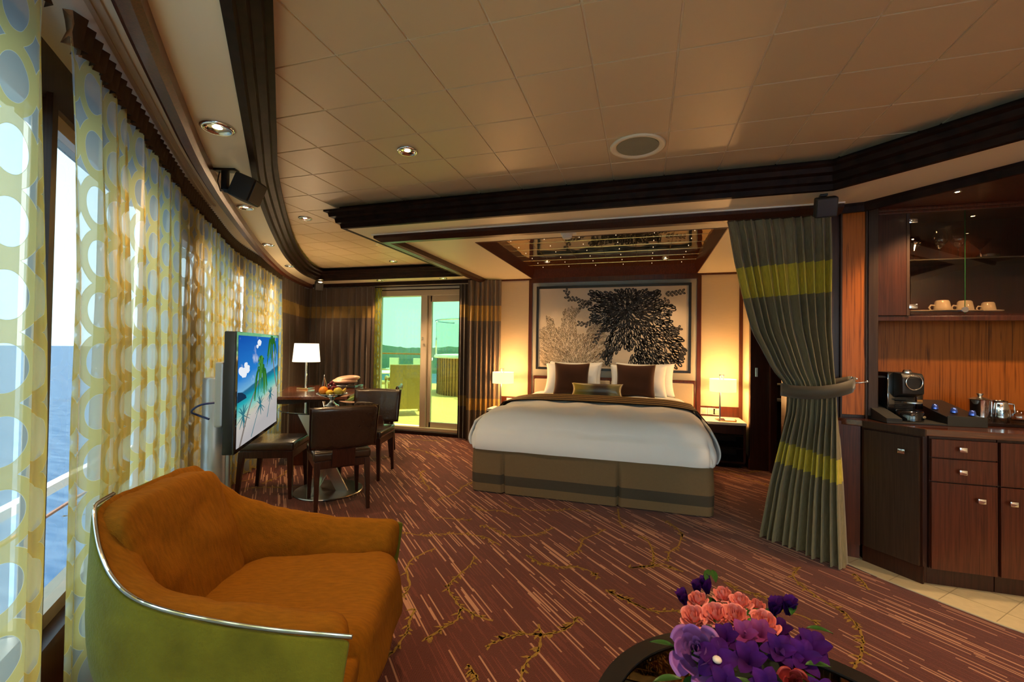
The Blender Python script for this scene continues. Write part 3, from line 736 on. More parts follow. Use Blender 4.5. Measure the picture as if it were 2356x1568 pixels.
# olive tied-back curtain on the right
def tied():
    n = 11; res = 18; nu = n*res; nz = 44
    rnd = random.Random(9); fp = fold_phase(n, rnd)
    Zs = [2.215, 1.913, 1.69, 1.439, 1.179, 1.09, 1.03, .90, .753, .406, .10, .02]
    XL = [.535, .585, .632, .695, .815, .885, .900, .900, .890, .845, .812, .80]
    YL = [3.33, 3.33, 3.33, 3.33, 3.31, 3.30, 3.30, 3.32, 3.37, 3.46, 3.52, 3.53]
    XR = [1.155, 1.155, 1.150, 1.150, 1.150, 1.150, 1.150, 1.150, 1.155, 1.162, 1.168, 1.170]
    YR = [3.33, 3.33, 3.33, 3.33, 3.27, 3.23, 3.22, 3.20, 3.18, 3.16, 3.14, 3.135]
    AM = [.026, .044, .052, .052, .040, .028, .025, .042, .060, .068, .070, .070]
    def it(T, z):
        for i in range(len(Zs)-1):
            if z >= Zs[i+1]: t = (Zs[i]-z)/(Zs[i]-Zs[i+1]); t = max(0, min(1, t)); return T[i]*(1-t)+T[i+1]*t
        return T[-1]
    vs = []; uvs = []
    for j in range(nz+1):
        z = 2.215+(.006-2.215)*j/nz
        xl, yl, xr, yr, am = [it(T, z) for T in (XL, YL, XR, YR, AM)]
        # the pull towards the tie: folds slant, outer edge hangs in a bow
        d = Vector((xr-xl, yr-yl)); Ld = d.length; d.normalize(); nr = Vector((-d.y, d.x))
        fall = max(0, 1-abs(z-1.06)/.5)
        for i in range(nu+1):
            u = i/nu; ph, a = fp(u)
            uu = u+.80*math.sin(2*ph)*.5/(n*2)
            off = am*a*math.sin(ph)+.018*math.sin(u*PI)*fall*-1.5
            # upper part: extra pinched wrinkles under the heading
            if z > 2.0: off += .008*math.sin(ph*2+z*20)*(z-2.0)/.2
            x = xl+d.x*Ld*uu+nr.x*off; y = yl+d.y*Ld*uu+nr.y*off
            # fabric height: slanting edge is longer, so the bands bow upwards on the left
            dz = 0
            vs.append((x, y, z)); uvs.append((u*2.6, z+(.02*(1-u)*1.6 if z > 1.1 else -.05*(1-u)*1.2)))
    W = nu+1
    fs = [(j*W+i, j*W+i+1, (j+1)*W+i+1, (j+1)*W+i) for j in range(nz) for i in range(nu)]
    return mesh_obj('tied_curtain', vs, fs, MT['curtain'], smooth=True, uvs=uvs)
tc_ = tag(tied(), 'olive grey curtain with two yellow bands tied back beside the bar', 'curtain')
# tieback: flat band looping to the wall hook
tb = B()
vs = []; fs = []
loop = smooth_path([(.868, 3.30, 1.055), (.93, 3.225, 1.05), (1.03, 3.165, 1.055), (1.13, 3.155, 1.075), (1.215, 3.19, 1.10), (1.255, 3.25, 1.115), (1.262, 3.30, 1.12)], 6)
loop2 = smooth_path([(.868, 3.30, 1.055), (.93, 3.375, 1.06), (1.06, 3.385, 1.08), (1.17, 3.355, 1.10), (1.262, 3.325, 1.125)], 6)
pts = loop[::-1]+loop2[1:]
for k, p in enumerate(pts):
    h = .046 if 10 < k < len(pts)-6 else .034
    if k < 6: h = .030+.003*k
    vs += [(p.x, p.y, p.z-h), (p.x, p.y, p.z+h*.75)]
for k in range(len(pts)-1): fs.append((2*k, 2*k+2, 2*k+3, 2*k+1))
tbo = mesh_obj('tieback', vs, fs, pm('brown grey tieback cloth', (.060, .047, .028), .6, var=.2, scale=20, stretch=(1, 1, 8), sheen=.3), parent=tc_, smooth=True)
sm = tbo.modifiers.new('t', 'SOLIDIFY'); sm.thickness = .006
hk = thing('curtain_hook', 'chrome curtain hook with knobs on the teak column', 'hook', (1.27, 3.368, 1.11))
b = B(); b.lathe([(0, -.002), (.022, -.002), (.022, .004), (.006, .008), (.005, .075), (0, .075)], n=16, M=Matrix.Rotation(R(90), 4, 'X')); b.tube([(0, -.07, 0), (.03, -.085, .002), (.062, -.085, .008)], .005); b.tube([(0, -.07, 0), (-.03, -.088, .02), (-.02, -.09, .03)], .005)
b.sphere((.066, -.085, .010), .009); b.sphere((-.02, -.09, .034), .009); b.sphere((0, -.078, 0), .012); b.sphere((.012, -.08, .026), .008)
b.out('hook_body', MT['chrome'], hk, smooth=True)

# ================================================================ CEILING FITTINGS
def dl_proto():
    t = thing('downlight', 'x', 'downlight')
    b = B(); b.lathe([(.052, .002), (.054, -.006), (.047, -.011), (.040, -.008), (.038, .004)], n=28); b.out('bezel', MT['chrome'], t, smooth=True)
    b = B(); b.lathe([(.041, -.0085), (.036, -.005), (.026, -.0025), (.012, -.0015)], n=28); b.out('reflector', MT['chrome'], t, smooth=True)
    b = B(); b.lathe([(0, -.0045), (.010, -.004), (.016, -.002)], n=20); b.out('bulb', emis('halogen bulb', (1, .72, .42), 8), t)
    return t
LAMPE = 50
DL = [((-1.807, 1.459, ZS), 'large downlight in the cream soffit left of the black speaker', 1.25), ((-2.665, 2.375, ZS), 'downlight in the cream soffit partly behind the black speaker', 1),
      ((-3.446, 3.327, ZS), 'downlight in the curved soffit, third from the viewer', 1), ((-4.117, 4.293, ZS), 'downlight in the curved soffit near the far corner', 1),
      ((-4.534, 5.313, ZS), 'downlight at the left end of the soffit above the door wall', 1), ((-3.672, 5.528, ZS), 'downlight above the left edge of the glass door', 1), ((-2.68, 5.54, ZS), 'downlight above the right half of the glass door', 1),
      ((-1.312, 2.218, ZC), 'large chrome downlight in the tiled ceiling', 1.1), ((-2.885, 3.175, ZC), 'downlight in the tiled ceiling beside the curved molding', 1.05), ((-3.183, 5.08, ZC), 'farthest downlight in the tiled ceiling near the door', 1),
      ((-1.15, 5.25, ZS+.105), 'left downlight in the gold mirror tray over the bed', .8), ((.22, 5.35, ZS+.105), 'right downlight in the gold mirror tray over the bed', .8)]
p0 = dl_proto(); first = True
for loc, lab, sc in DL:
    o = p0 if first else dup(p0); first = False
    o.location = loc; o['label'] = lab; o['group'] = 'halogen downlights'; o.scale = (sc, sc, sc)
    if 'tray' in lab: o['group'] = 'downlights in the gold mirror tray'
for i, (loc, lab, sc) in enumerate(DL):
    e = LAMPE*(.5 if 'tray' in lab else 1)
    spot('downlight_or_fill', (loc[0], loc[1], loc[2]-.016), e*(.45 if loc[2] == ZS and loc[1] < 5.2 else 1), 100, .7, rad=.03)
# added fill spots without fixtures, unseen behind and right of the camera
for loc in [(.3, .7, ZC), (1.7, 1.0, ZC), (1.6, -.5, ZC), (-.2, -.9, ZC), (2.6, .4, ZC)]:
    spot('downlight_or_fill', (loc[0], loc[1], loc[2]-.03), LAMPE, 110, .8, rad=.04)
t = thing('ceiling_speaker', 'round grey speaker grille in the tiled ceiling above the bed foot', 'speaker', (-.048, 2.50, ZC))
b = B(); b.lathe([(.145, .002), (.150, -.004), (.138, -.012), (.118, -.006), (.112, .004)], n=48); b.out('rim', MT['cream'], t, smooth=True)
b = B(); b.lathe([(0, -.004), (.112, -.004), (.112, .002)], n=40); b.out('grille', pm('grey speaker cloth', (.24, .24, .17), .8, bump=.3, bscale=300), t)
t = thing('ceiling_speaker', 'faint round speaker grille in the tiled ceiling left of the bedroom beam', 'speaker', (-2.75, 4.25, ZC))
b = B(); b.lathe([(.12, .002), (.125, -.004), (.115, -.010), (.098, -.006), (.094, .004)], n=40); b.out('rim', MT['cream'], t, smooth=True)
b = B(); b.lathe([(0, -.004), (.094, -.004), (.094, .002)], n=40); b.out('grille', MT['tile'], t)
t = thing('smoke_detector', 'white smoke detector on the ceiling above the bed foot', 'smoke detector', (-.62, 3.58, ZS))
b = B(); b.lathe([(0, -.001), (.052, -.001), (.052, -.016), (.046, -.022), (0, -.022)], n=28); b.out('base', MT['whitep'], t, auto=35)
b = B(); b.lathe([(.040, -.022), (.040, -.036), (.030, -.046), (.0, -.048)], n=28); b.box(.03, .075, -.03, .03, -.012, -.002, bev=.003); b.out('sensor', MT['whitep'], t, auto=35)
# wall speakers
def wspk(lab, loc, rz, tilt=25, s=1.):
    t = thing('wall_speaker', lab, 'speaker', loc, rz); t.scale = (s, s, s)
    b = B(); b.box(-.05, .06, -.022, .022, -.012, 0, bev=.002); b.box(-.014, .014, -.014, .014, -.11, -.01, bev=.002); b.tube([(0, 0, -.105), (.05, 0, -.115)], .016); b.tube([(-.03, 0, -.012), (-.045, .01, -.06), (-.03, .01, -.11), (.03, 0, -.10)], .003, n=6); b.out('bracket', MT['black'], t, auto=35)
    M = Matrix.Translation((.115, 0, -.105)) @ Matrix.Rotation(R(tilt), 4, 'Y')
    b = B(); b.box(-.055, .055, -.060, .060, -.062, .062, bev=.012, M=M); b.out('cabinet', MT['blackm'], t, auto=35)
    b = B(); b.box(.055, .060, -.052, .052, -.054, .054, bev=.002, M=M); b.out('grille', MT['black'], t)
    return t
wspk('black bracket speaker under the soffit between two downlights', (-2.20, 1.83, ZS), R(18), 22, 1.05)
wspk('small black speaker in the far corner above the desk lamp', (-4.62, 5.36, ZS), R(-40), 22, .9)
wspk('dark speaker tucked above the olive curtain top', (1.03, 3.10, ZS), R(-100), 22, .9)
# gold mirror panel over the bed
t = thing('mirror_ceiling_panel', 'gold mirrored ceiling panel with tiny star lights over the bed', 'ceiling panel', (-.435, 4.75, ZS+.118))
mt, n_, bb = newmat('bronze mirror'); bb.inputs['Base Color'].default_value = (.95, .66, .28, 1); bb.inputs['Metallic'].default_value = 1; bb.inputs['Roughness'].default_value = .035
tcn = n_.nodes.new('ShaderNodeTexCoord'); nz_ = n_.nodes.new('ShaderNodeTexNoise'); nz_.inputs['Scale'].default_value = 2.4; bpn = n_.nodes.new('ShaderNodeBump'); bpn.inputs['Strength'].default_value = .10; bpn.inputs['Distance'].default_value = .05
n_.links.new(tcn.outputs['Object'], nz_.inputs['Vector']); n_.links.new(nz_.outputs['Fac'], bpn.inputs['Height']); n_.links.new(bpn.outputs[0], bb.inputs['Normal'])
MT['mirror'] = mt
MW, MD = 1.02, 1.02
for i in range(6):
    for j in range(7):
        b = B(); xa = -MW+i*2*MW/6; ya = -MD+j*2*MD/7; b.box(xa+.002, xa+2*MW/6-.002, ya+.002, ya+2*MD/7-.002, -.008, .0, bev=.0015, seg=1)
        b.out('mirror_tile', MT['mirror'], t)
b = B()
for i in range(1, 6): b.box(-MW+i*2*MW/6-.002, -MW+i*2*MW/6+.002, -MD, MD, -.0098, 0)
for j in range(1, 7): b.box(-MW, MW, -MD+j*2*MD/7-.0025, -MD+j*2*MD/7+.0025, -.0105, 0)
b.out('brass_strip', pm('brass strip', (.85, .62, .30), .2, 1.), t)
for i in range(6):
    for j in range(7):
        b = B(); b.sphere((-MW+(i+.5)*2*MW/6, -MD+(j+.5)*2*MD/7, -.010), .0042, 8); b.out('star_light', emis('star light', (1, .75, .45), .7) if (i+j) == 0 else bpy.data.materials['star light'], t)

# ================================================================ OUTSIDE
# deck beyond the glass door
b = B()
b.box(-9, 2, 6.02, 13.5, -.06, .055)
dk = struct(b.out('deck', MT['deck']))
dj = B()
for k in range(130):
    x = -12+k*.14
    dj.quadbox([(x, 6.03, .0552), (x+.006, 6.03, .0552), (x+.006+3.0, 13.4, .0552), (x+3.0, 13.4, .0552)], [(x, 6.03, .0558), (x+.006, 6.03, .0558), (x+.006+3.0, 13.4, .0558), (x+3.0, 13.4, .0558)])
dj.out('deck_seam', pm('deck caulking', (.16, .09, .03), .8), dk)
# sea and shore
mt, n_, bb = newmat('harbour water'); bb.inputs['Roughness'].default_value = .5; bb.inputs['Specular IOR Level'].default_value = .12
tcn = n_.nodes.new('ShaderNodeTexCoord'); mpn = n_.nodes.new('ShaderNodeMapping'); mpn.inputs['Scale'].default_value = (.10, .5, 1); mpn.inputs['Rotation'].default_value = (0, 0, R(60)); nz_ = n_.nodes.new('ShaderNodeTexNoise'); nz_.inputs['Scale'].default_value = 1.5; nz_.inputs['Detail'].default_value = 8
rpn = n_.nodes.new('ShaderNodeValToRGB'); rpn.color_ramp.elements[0].color = (.035, .085, .17, 1); rpn.color_ramp.elements[1].color = (.09, .15, .24, 1); rpn.color_ramp.elements[0].position = .35; rpn.color_ramp.elements[1].position = .7
n_.links.new(tcn.outputs['Object'], mpn.inputs[0]); n_.links.new(mpn.outputs[0], nz_.inputs['Vector']); n_.links.new(nz_.outputs['Fac'], rpn.inputs[0]); n_.links.new(rpn.outputs[0], bb.inputs['Base Color'])
sea = struct(mesh_obj('sea', [(-2500, -1500, -20), (2500, -1500, -20), (2500, 2500, -20), (-2500, 2500, -20)], [(0, 1, 2, 3)], mt))
MT['land'] = pm('hazy wooded shore', (.035, .075, .050), .95, var=.35, scale=.06)
MT['landf'] = pm('distant hazy hills', (.26, .38, .36), .95, var=.2, scale=.02)
rl = random.Random(3)
vs = []; fs = []; N = 240
for i in range(N+1):
    a = R(95)+R(90)*i/N - R(40)
    hh = 17.2+1.6*math.sin(i*.21)+1.2*math.sin(i*.067+1)+rl.uniform(-.7, .9)
    for rr_, zz in ((352, -20), (358, -17.5), (400, hh*.45-16), (470, hh*.8-17), (560, hh+1.2-17.5)):
        vs.append((rr_*math.cos(a), rr_*math.sin(a), zz))
for i in range(N):
    for k in range(4): fs.append((i*5+k, (i+1)*5+k, (i+1)*5+k+1, i*5+k+1))
struct(mesh_obj('shore', vs, fs, MT['land'], smooth=False))
b = B()
for i in range(60):
    a = R(60+90*rl.random()); d = rl.uniform(354, 362); s = rl.uniform(1.5, 4)
    b.box(-s, s, -1.5, 1.5, -19, -19+rl.uniform(1.5, 4.5), M=Matrix.Translation((d*math.cos(a), d*math.sin(a), 0)) @ Matrix.Rotation(a, 4, 'Z'))
tag(b.out('harbour_houses', MT['offw']), 'tiny pale buildings along the far shore', 'building')
bpy.data.objects['harbour_houses']['kind'] = 'stuff'
# narrow side deck outside the curved windows with its rails
t = thing('ship_rail', 'white ship rail outside the curved windows', 'railing', (0, 0, 0))
RP = [(p.x, p.y) for p in offs(WC, .95)]
b = B(); b.sweep(RP, [(-.03, .26), (.03, .26), (.03, .32), (-.03, .32)]); b.out('top_rail', MT['offw'], t)
b = B(); b.sweep(RP, [(-.008, .10), (.008, .10), (.008, .116), (-.008, .116)]); b.out('wire', pm('brown cable', (.35, .15, .08), .5), t)
b = B(); b.sweep([(p.x, p.y) for p in offs(WC, .62)], [(-.40, -.5), (.33, -.5), (.33, -.42), (-.40, -.42)]); struct(b.out('side_deck', pm('grey side deck', (.30, .32, .34), .7)))

# deck rail, screens, hot tub, furniture
t = thing('deck_railing', 'deck railing with wooden top rail and glass screens beyond the door', 'railing', (-6.2, 10.6, .055))
b = B(); b.box(-5, .55, -.05, .05, 1.02, 1.06, bev=.01); b.out('top_rail', MT['slat'], t)
for x in (-3.6, -2.35, -1.1, -.35, .38):
    b = B(); b.box(x-.14, x+.14, -.03, .03, 0, .93, bev=.01); b.out('post', pm('pale green post', (.75, .85, .70), .5) if x == -3.6 else bpy.data.materials['pale green post'], t)
b = B(); b.box(-5, .5, -.008, .008, .08, .90); b.out('screen', MT['railg'], t)
t = thing('hot_tub', 'round hot tub clad in vertical wooden slats with pale rim', 'hot tub', (-4.35, 11.3, .055))
b = B(); b.lathe([(1.13, 0), (1.13, .95)], n=72); b.out('cladding', MT['slat'], t)
b = B()
for k in range(72):
    a = 2*PI*k/72; b.box(1.125, 1.136, -.006, .006, .0, .95, M=Matrix.Rotation(a, 4, 'Z'))
b.out('slat_joint', MT['dark'], t)
b = B(); b.lathe([(.85, .95), (1.20, .95), (1.22, .98), (1.20, 1.03), (.95, 1.05), (.85, 1.0), (.85, .4), (0, .4)], n=60); b.out('rim', MT['offw'], t, auto=40)
b = B(); b.tube([(1.18*math.cos(R(q)), 1.18*math.sin(R(q)), 1.95) for q in range(150, 371, 8)], .022); b.out('screen_rail', MT['chrome'], t, smooth=True)
for q in (210, 270, 330):
    x, y = 1.16*math.cos(R(q)), 1.16*math.sin(R(q)); b = B(); b.tube([(x, y, 1.04), (x, y, 1.95)], .02)
    b.out('screen_post', MT['chrome'], t, smooth=True)
b = B(); b.lathe([(1.165, 1.06), (1.165, 1.92)], n=60); b.out('screen_glass', MT['railg'], t, smooth=True)
t = thing('tub_steps', 'pale steps with curved grab rail beside the hot tub', 'steps', (-3.55, 9.75, .055), R(6))
for k in range(4):
    b = B(); b.box(-.42+.03*k, .75, -.25+.13*k, .25, .22+.24*k, .26+.24*k, bev=.008); b.out('tread', MT['offw'], t)
b = B(); b.box(-.12, .72, -.1, .3, 0, .96); b.out('riser', MT['slat'], t)
b = B(); b.tube(smooth_path([(-.30, .25, .98), (-.30, .25, 1.75), (-.26, .22, 1.90), (-.12, .12, 1.97), (.0, .02, 1.90), (.03, -.02, 1.7), (.03, -.06, .5)], 5), .025); b.out('grab_rail', MT['chrome'], t, smooth=True)
def deck_chair(lab, loc, rz):
    t = thing('wicker_armchair', lab, 'chair', loc, rz)
    b = B(); b.box(-.31, .31, -.30, .28, .37, .44, bev=.02); b.out('seat', MT['wicker'], t)
    b = B(); b.quadbox([(-.31, -.33, .12), (.31, -.33, .12), (.31, -.27, .12), (-.31, -.27, .12)], [(-.30, -.42, .92), (.30, -.42, .92), (.30, -.37, .92), (-.30, -.37, .92)], bev=.012); b.out('backrest', MT['wicker'], t)
    for sx in (-1, 1):
        b = B(); b.tube(smooth_path([(sx*.31, -.36, .66), (sx*.34, -.1, .68), (sx*.34, .2, .66), (sx*.34, .27, .60)], 5), .028, n=8); b.tube([(sx*.34, .25, .62), (sx*.32, .24, .02)], .028, n=8); b.out('armrest', MT['wicker'], t, smooth=True)
        for sy in (-.30, .24):
            b = B(); b.box(sx*.29-.03, sx*.29+.03, sy-.03, sy+.03, 0, .38, bev=.006); b.out('leg', MT['wicker'], t)
    return t
deck_chair('tan woven chair on the deck seen from behind through the glass door', (-4.24, 7.26, .056), R(35))
deck_chair('tan woven chair on the deck, partly behind the curtain edge left of the door', (-5.95, 8.75, .056), R(-120))
t = thing('deck_table', 'white topped round deck table beyond the glass door', 'table', (-5.33, 8.1, .055))
b = B(); b.lathe([(0, .68), (.44, .68), (.45, .695), (.44, .71), (0, .71)], n=40); b.out('table_top', MT['offw'], t, auto=40)
b = B(); b.lathe([(.03, .0), (.03, .68)], n=14); b.out('post', MT['steel'], t)
for k in range(4):
    b = B(); b.box(0, .30, -.025, .025, 0, .04, M=Matrix.Rotation(k*PI/2+.4, 4, 'Z')); b.out('foot', MT['steel'], t)

# ================================================================ BED
bed = thing('bed', 'king bed with taupe skirt and plump white duvet', 'bed', (-.485, 4.75, 0))
BX, BY0, BY1 = 1.015, -1.02, 1.03       # half width, foot, head (local)
# skirt: box pleats at the foot, dark band near the hem
def rrect(hx, y0, y1, r, n=6):
    P = []
    for cx, cy, a0 in ((hx-r, y0+r, -90), (hx-r, y1-r, 0), (-hx+r, y1-r, 90), (-hx+r, y0+r, 180)):
        for k in range(n+1):
            a = R(a0+90*k/n); P.append((cx+r*math.cos(a), cy+r*math.sin(a)))
    return P
base = rrect(BX, BY0, BY1, .07)
zs = [.012, .06, .085, .086, .17, .171, .25, .33, .395, .40]
pl_x = [-.70, .285]
def skirt_pt(x, y, z):
    dx = 0
    if y < BY0+.012:
        for q in pl_x: dx = max(dx, .05*math.exp(-((x-q)/.010)**2)*max(0, min(1, (.36-z)/.10)))
    bulge = .010*math.sin(max(0, z)/.4*PI)+.004*math.sin(x*9+z*5)
    f = 1+bulge
    return (x*f, (y-dx*-1)*1.0 if y > BY0+.012 else y+dx-bulge*.6, z)
ring = []
for i, p in enumerate(base):
    q = base[(i+1) % len(base)]; L = math.dist(p, q); n = max(1, int(L/.012)) if (p[1] < BY0+.01 and q[1] < BY0+.01) else max(1, int(L/.08))
    for k in range(n): ring.append((p[0]+(q[0]-p[0])*k/n, p[1]+(q[1]-p[1])*k/n))
vs = [skirt_pt(x, y, z) for z in zs for x, y in ring]; n = len(ring); fs = []; fm = []
for j in range(len(zs)-1):
    for i in range(n):
        fs.append((j*n+i, j*n+(i+1) % n, (j+1)*n+(i+1) % n, (j+1)*n+i)); fm.append(1 if .07 < zs[j] < .17 and j in (2, 3) else 0)
mesh_obj('bed_skirt', vs, fs, parent=bed, mats=[MT['skirt'], MT['skirtd']], fm=fm, smooth=True)
b = B(); rr = rrect(BX-.006, BY0+.006, BY1, .07); b.prism(rr, .385, .41, bev=.008); b.out('box_spring', MT['skirt'], bed)
b = B(); b.box(-.93, .93, BY0+.10, BY1-.01, .40, .62, bev=.05, seg=4); b.out('mattress', MT['mattr'], bed, smooth=True)
# duvet
rn = random.Random(11)
wr = [(rn.uniform(-1, 1), rn.uniform(-1, 1), rn.uniform(2, 9), rn.uniform(0, 6), rn.uniform(.0015, .004)) for _ in range(14)]
def dtop(x, y):
    """duvet top height (local x,y)"""
    ex = max(0, (abs(x)-.62)/.42); ey = max(0, (-.52-y)/.50)
    return .735-.05*min(1, ex)**2.2-.045*min(1, ey)**2.2+.012*math.cos(x*2.2)*math.cos((y-.1)*1.5)
def duvet(u, v):
    # u across, v lengthwise; perimeter wraps down to the skirt
    a = (u-.5)*2; c = v
    # cross profile
    def prof(t, half, rad, zt, zb, bul):
        s = abs(t); sg = 1 if t >= 0 else -1
        if s < .70: return sg*(half-rad)*s/.70, 0
        if s < .84:
            q = (s-.70)/.14*PI/2; return sg*(half-rad+rad*math.sin(q)), rad*(1-math.cos(q))
        q = (s-.84)/.16; return sg*(half+bul*math.sin(q*PI*.9)), rad+(zt-zb-rad)*q
    x, dzx = prof(a, 1.02, .15, .72, .385, .022)
    # lengthwise: head is flat, foot wraps
    if c < .80: y = 1.0-(1.0+BY0*-1-.15)*(c/.80); dzy = 0
    elif c < .90:
        q = (c-.80)/.10*PI/2; y = -(-BY0-.15)-.15*math.sin(q)*1.0; dzy = .15*(1-math.cos(q))
    else:
        q = (c-.90)/.10; y = BY0-.018*math.sin(q*PI*.9); dzy = .15+(.72-.385-.15)*q
    dz = max(dzx, dzy) if (dzx == 0 or dzy == 0) else min(.335, math.hypot(dzx, dzy))
    if dzx > 0 and dzy > 0:   # round the corner in plan
        k = min(1, min(dzx, dzy)/.12)*.05
        x -= math.copysign(k, x)*.9; y += k*.9
    zt = dtop(max(-1, min(1, x)), y)
    z = zt-dz*(zt-.385)/.335
    for wx, wy, fr, ph, am in wr:
        z_ = am*math.sin((x*wx+y*wy)*fr*2+ph)
        if dz < .15: z += z_
        else: x += z_*.8*(1 if x > 0 else -1) if dzx > 0 else 0; y += -abs(z_)*.8 if dzy > 0 else 0
    if z < .40: z = .388
    return (x, y, z)
vs, fs, uv = grid(duvet, 96, 90)
dv = mesh_obj('duvet', vs, fs, MT['white'], bed, smooth=True)
# loose fold of the duvet hanging at the right foot corner, and small tucks at the left
def flap(sx, y0, y1, drop, w):
    def f(u, v):
        y = y0+(y1-y0)*u; x = sx*(1.01+w*math.sin(v*PI*.75)+.012*math.sin(u*17+v*3)*v)
        zt = dtop(sx*.9, y)-.06
        return (x, y+.02*math.sin(v*6+u*9), zt-(drop*(.75+.25*math.sin(u*PI)))*v)
    v_, f_, _ = grid(f, 26, 14); o = mesh_obj('duvet_side', v_, f_, MT['white'], bed, smooth=True)
    md = o.modifiers.new('t', 'SOLIDIFY'); md.thickness = .02; md.offset = 0
    sb = o.modifiers.new('s', 'SUBSURF'); sb.levels = 1; sb.render_levels = 1
flap(1, -.82, .95, .36, .065); flap(-1, -.95, .95, .30, .045)
b = B(); b.box(-.955, 1.085, 1.035, 1.072, .30, .93, bev=.012); b.out('headboard', MT['mahog'], bed)
for x0, x1 in ((-.93, .065), (.075, 1.06)):
    b = B(); b.box(x0, x1, 1.005, 1.045, .42, .895, bev=.018, seg=4); b.out('headboard_pad', pm('cream leather pad', (.52, .42, .28), .4, var=.05, bump=.1) if x0 < -.5 else bpy.data.materials['cream leather pad'], bed, auto=45)
# runner
def runner(u, v):
    x = -1.075+2.15*u; y = -.22+.60*v+.012*math.sin(u*7)
    if abs(x) <= .97: z = dtop(x, y)+.014
    else: z = dtop(math.copysign(.97, x), y)+.014-(abs(x)-.97)*1.2
    return (x, y, z)
mt, n_, bb = newmat('striped bronze runner'); uvn = n_.nodes.new('ShaderNodeUVMap'); sx_ = n_.nodes.new('ShaderNodeSeparateXYZ'); n_.links.new(uvn.outputs[0], sx_.inputs[0])
nz_ = n_.nodes.new('ShaderNodeTexNoise'); nz_.inputs['Scale'].default_value = 1; nz_.inputs['Detail'].default_value = 6; mpn = n_.nodes.new('ShaderNodeMapping'); mpn.inputs['Scale'].default_value = (70, 2, 1); n_.links.new(uvn.outputs[0], mpn.inputs[0]); n_.links.new(mpn.outputs[0], nz_.inputs['Vector'])
n3 = n_.nodes.new('ShaderNodeTexNoise'); n3.inputs['Scale'].default_value = 1; mp3 = n_.nodes.new('ShaderNodeMapping'); mp3.inputs['Scale'].default_value = (5, 1, 1); n_.links.new(uvn.outputs[0], mp3.inputs[0]); n_.links.new(mp3.outputs[0], n3.inputs['Vector'])
vv = nmath(n_, 'ADD', sx_.outputs['Y'], nmath(n_, 'MULTIPLY_ADD', nz_.outputs['Fac'], .05, -.025)); vv = nmath(n_, 'ADD', vv, nmath(n_, 'MULTIPLY_ADD', n3.outputs['Fac'], .10, -.05))
f1 = nmath(n_, 'SINE', nmath(n_, 'MULTIPLY', vv, 2*PI*3.6)); f1 = nmath(n_, 'GREATER_THAN', f1, .45)
mxn = n_.nodes.new('ShaderNodeMix'); mxn.data_type = 'RGBA'; n_.links.new(f1, mxn.inputs['Factor']); mxn.inputs['A'].default_value = (.035, .020, .011, 1); mxn.inputs['B'].default_value = (.26, .18, .075, 1)
n_.links.new(mxn.outputs['Result'], bb.inputs['Base Color']); bb.inputs['Roughness'].default_value = .85; bb.inputs['Specular IOR Level'].default_value = .1; MT['runner'] = mt
vs, fs, uv = grid(runner, 80, 14)
ro = mesh_obj('bed_runner', [(x-.485, y+4.75, z) for x, y, z in vs], fs, MT['runner'], smooth=True, uvs=uv); tag(ro, 'bronze and brown striped runner laid across the white duvet', 'bed runner')
md = ro.modifiers.new('t', 'SOLIDIFY'); md.thickness = .010; md.offset = 1

# pillows: local x = width, z = height, leaning back
def pillow(name, lab, cat, w, h, t_, mat, loc, rx, rz=0, pip=None, group=None, ruf=.012, seed=1, crown=.18):
    th = thing(name, lab, cat, loc, 0, group); th.rotation_euler = (rx, 0, rz)
    rr = random.Random(seed); wv = [(rr.uniform(-6, 6), rr.uniform(-6, 6), rr.uniform(0, 6)) for _ in range(5)]
    vs = []; fs = []; N = 28
    def pos(a, c, side):
        e = (1-abs(a)**3.2)*(1-abs(c)**3.2); e = max(0, e)**.55
        pin = 1-crown*.35*(1-abs(a)**2)*0
        x = a*w/2*(1-.055*(1-a*a)*0-.06*(1-abs(c)**2)*-0)
        # pull edges in between the corners
        x = a*w/2*(1-.085*(1-c*c)*abs(a)**3); z = c*h/2*(1-.095*(1-a*a)*abs(c)**3)
        wr_ = sum(math.sin(a*p+c*q+r_) for p, q, r_ in wv)*ruf*.25*e
        return (x, side*(t_/2*e+wr_*(.5 if side > 0 else 1)), z+h/2)
    for side in (-1, 1):
        for j in range(N+1):
            for i in range(N+1): vs.append(pos(-1+2*i/N, -1+2*j/N, side))
    W = N+1; off = W*W
    for j in range(N):
        for i in range(N):
            a = j*W+i; fs.append((a, a+1, a+W+1, a+W)); fs.append((off+a, off+a+W, off+a+W+1, off+a+1))
    bm = bmesh.new(); vv = [bm.verts.new(v) for v in vs]
    for f in fs: bm.faces.new([vv[k] for k in f])
    bmesh.ops.remove_doubles(bm, verts=bm.verts, dist=.0006)
    from_bm('pillow_case' if mat == MT['white'] else 'cushion_cover', bm, mat, th, smooth=True)
    if pip:
        b = B(); P = []
        for k in range(N): P.append(pos(-1+2*k/N, -1, 1))
        for k in range(N): P.append(pos(1, -1+2*k/N, 1))
        for k in range(N): P.append(pos(1-2*k/N, 1, 1))
        for k in range(N): P.append(pos(-1, 1-2*k/N, 1))
        b.tube([(x, 0, z) for x, y, z in P], .0045, n=6, closed=True); b.out('piping', pip, th, smooth=True)
    return th
ZP = .735
LN = R(-14)
G = 'white pillows against the headboard'
pillow('pillow', 'rear white pillow at the left, against the headboard pad', 'pillow', .70, .42, .17, MT['white'], (-.86, 5.66, ZP-.01), LN, seed=1, group=G)
pillow('pillow', 'front white pillow at the left, behind the left brown cushion', 'pillow', .70, .41, .17, MT['white'], (-.88, 5.50, ZP-.01), R(-20), seed=2, group=G)
pillow('pillow', 'rear white pillow at the right with its edge beyond the others', 'pillow', .72, .42, .17, MT['white'], (.00, 5.66, ZP-.01), LN, seed=3, group=G)
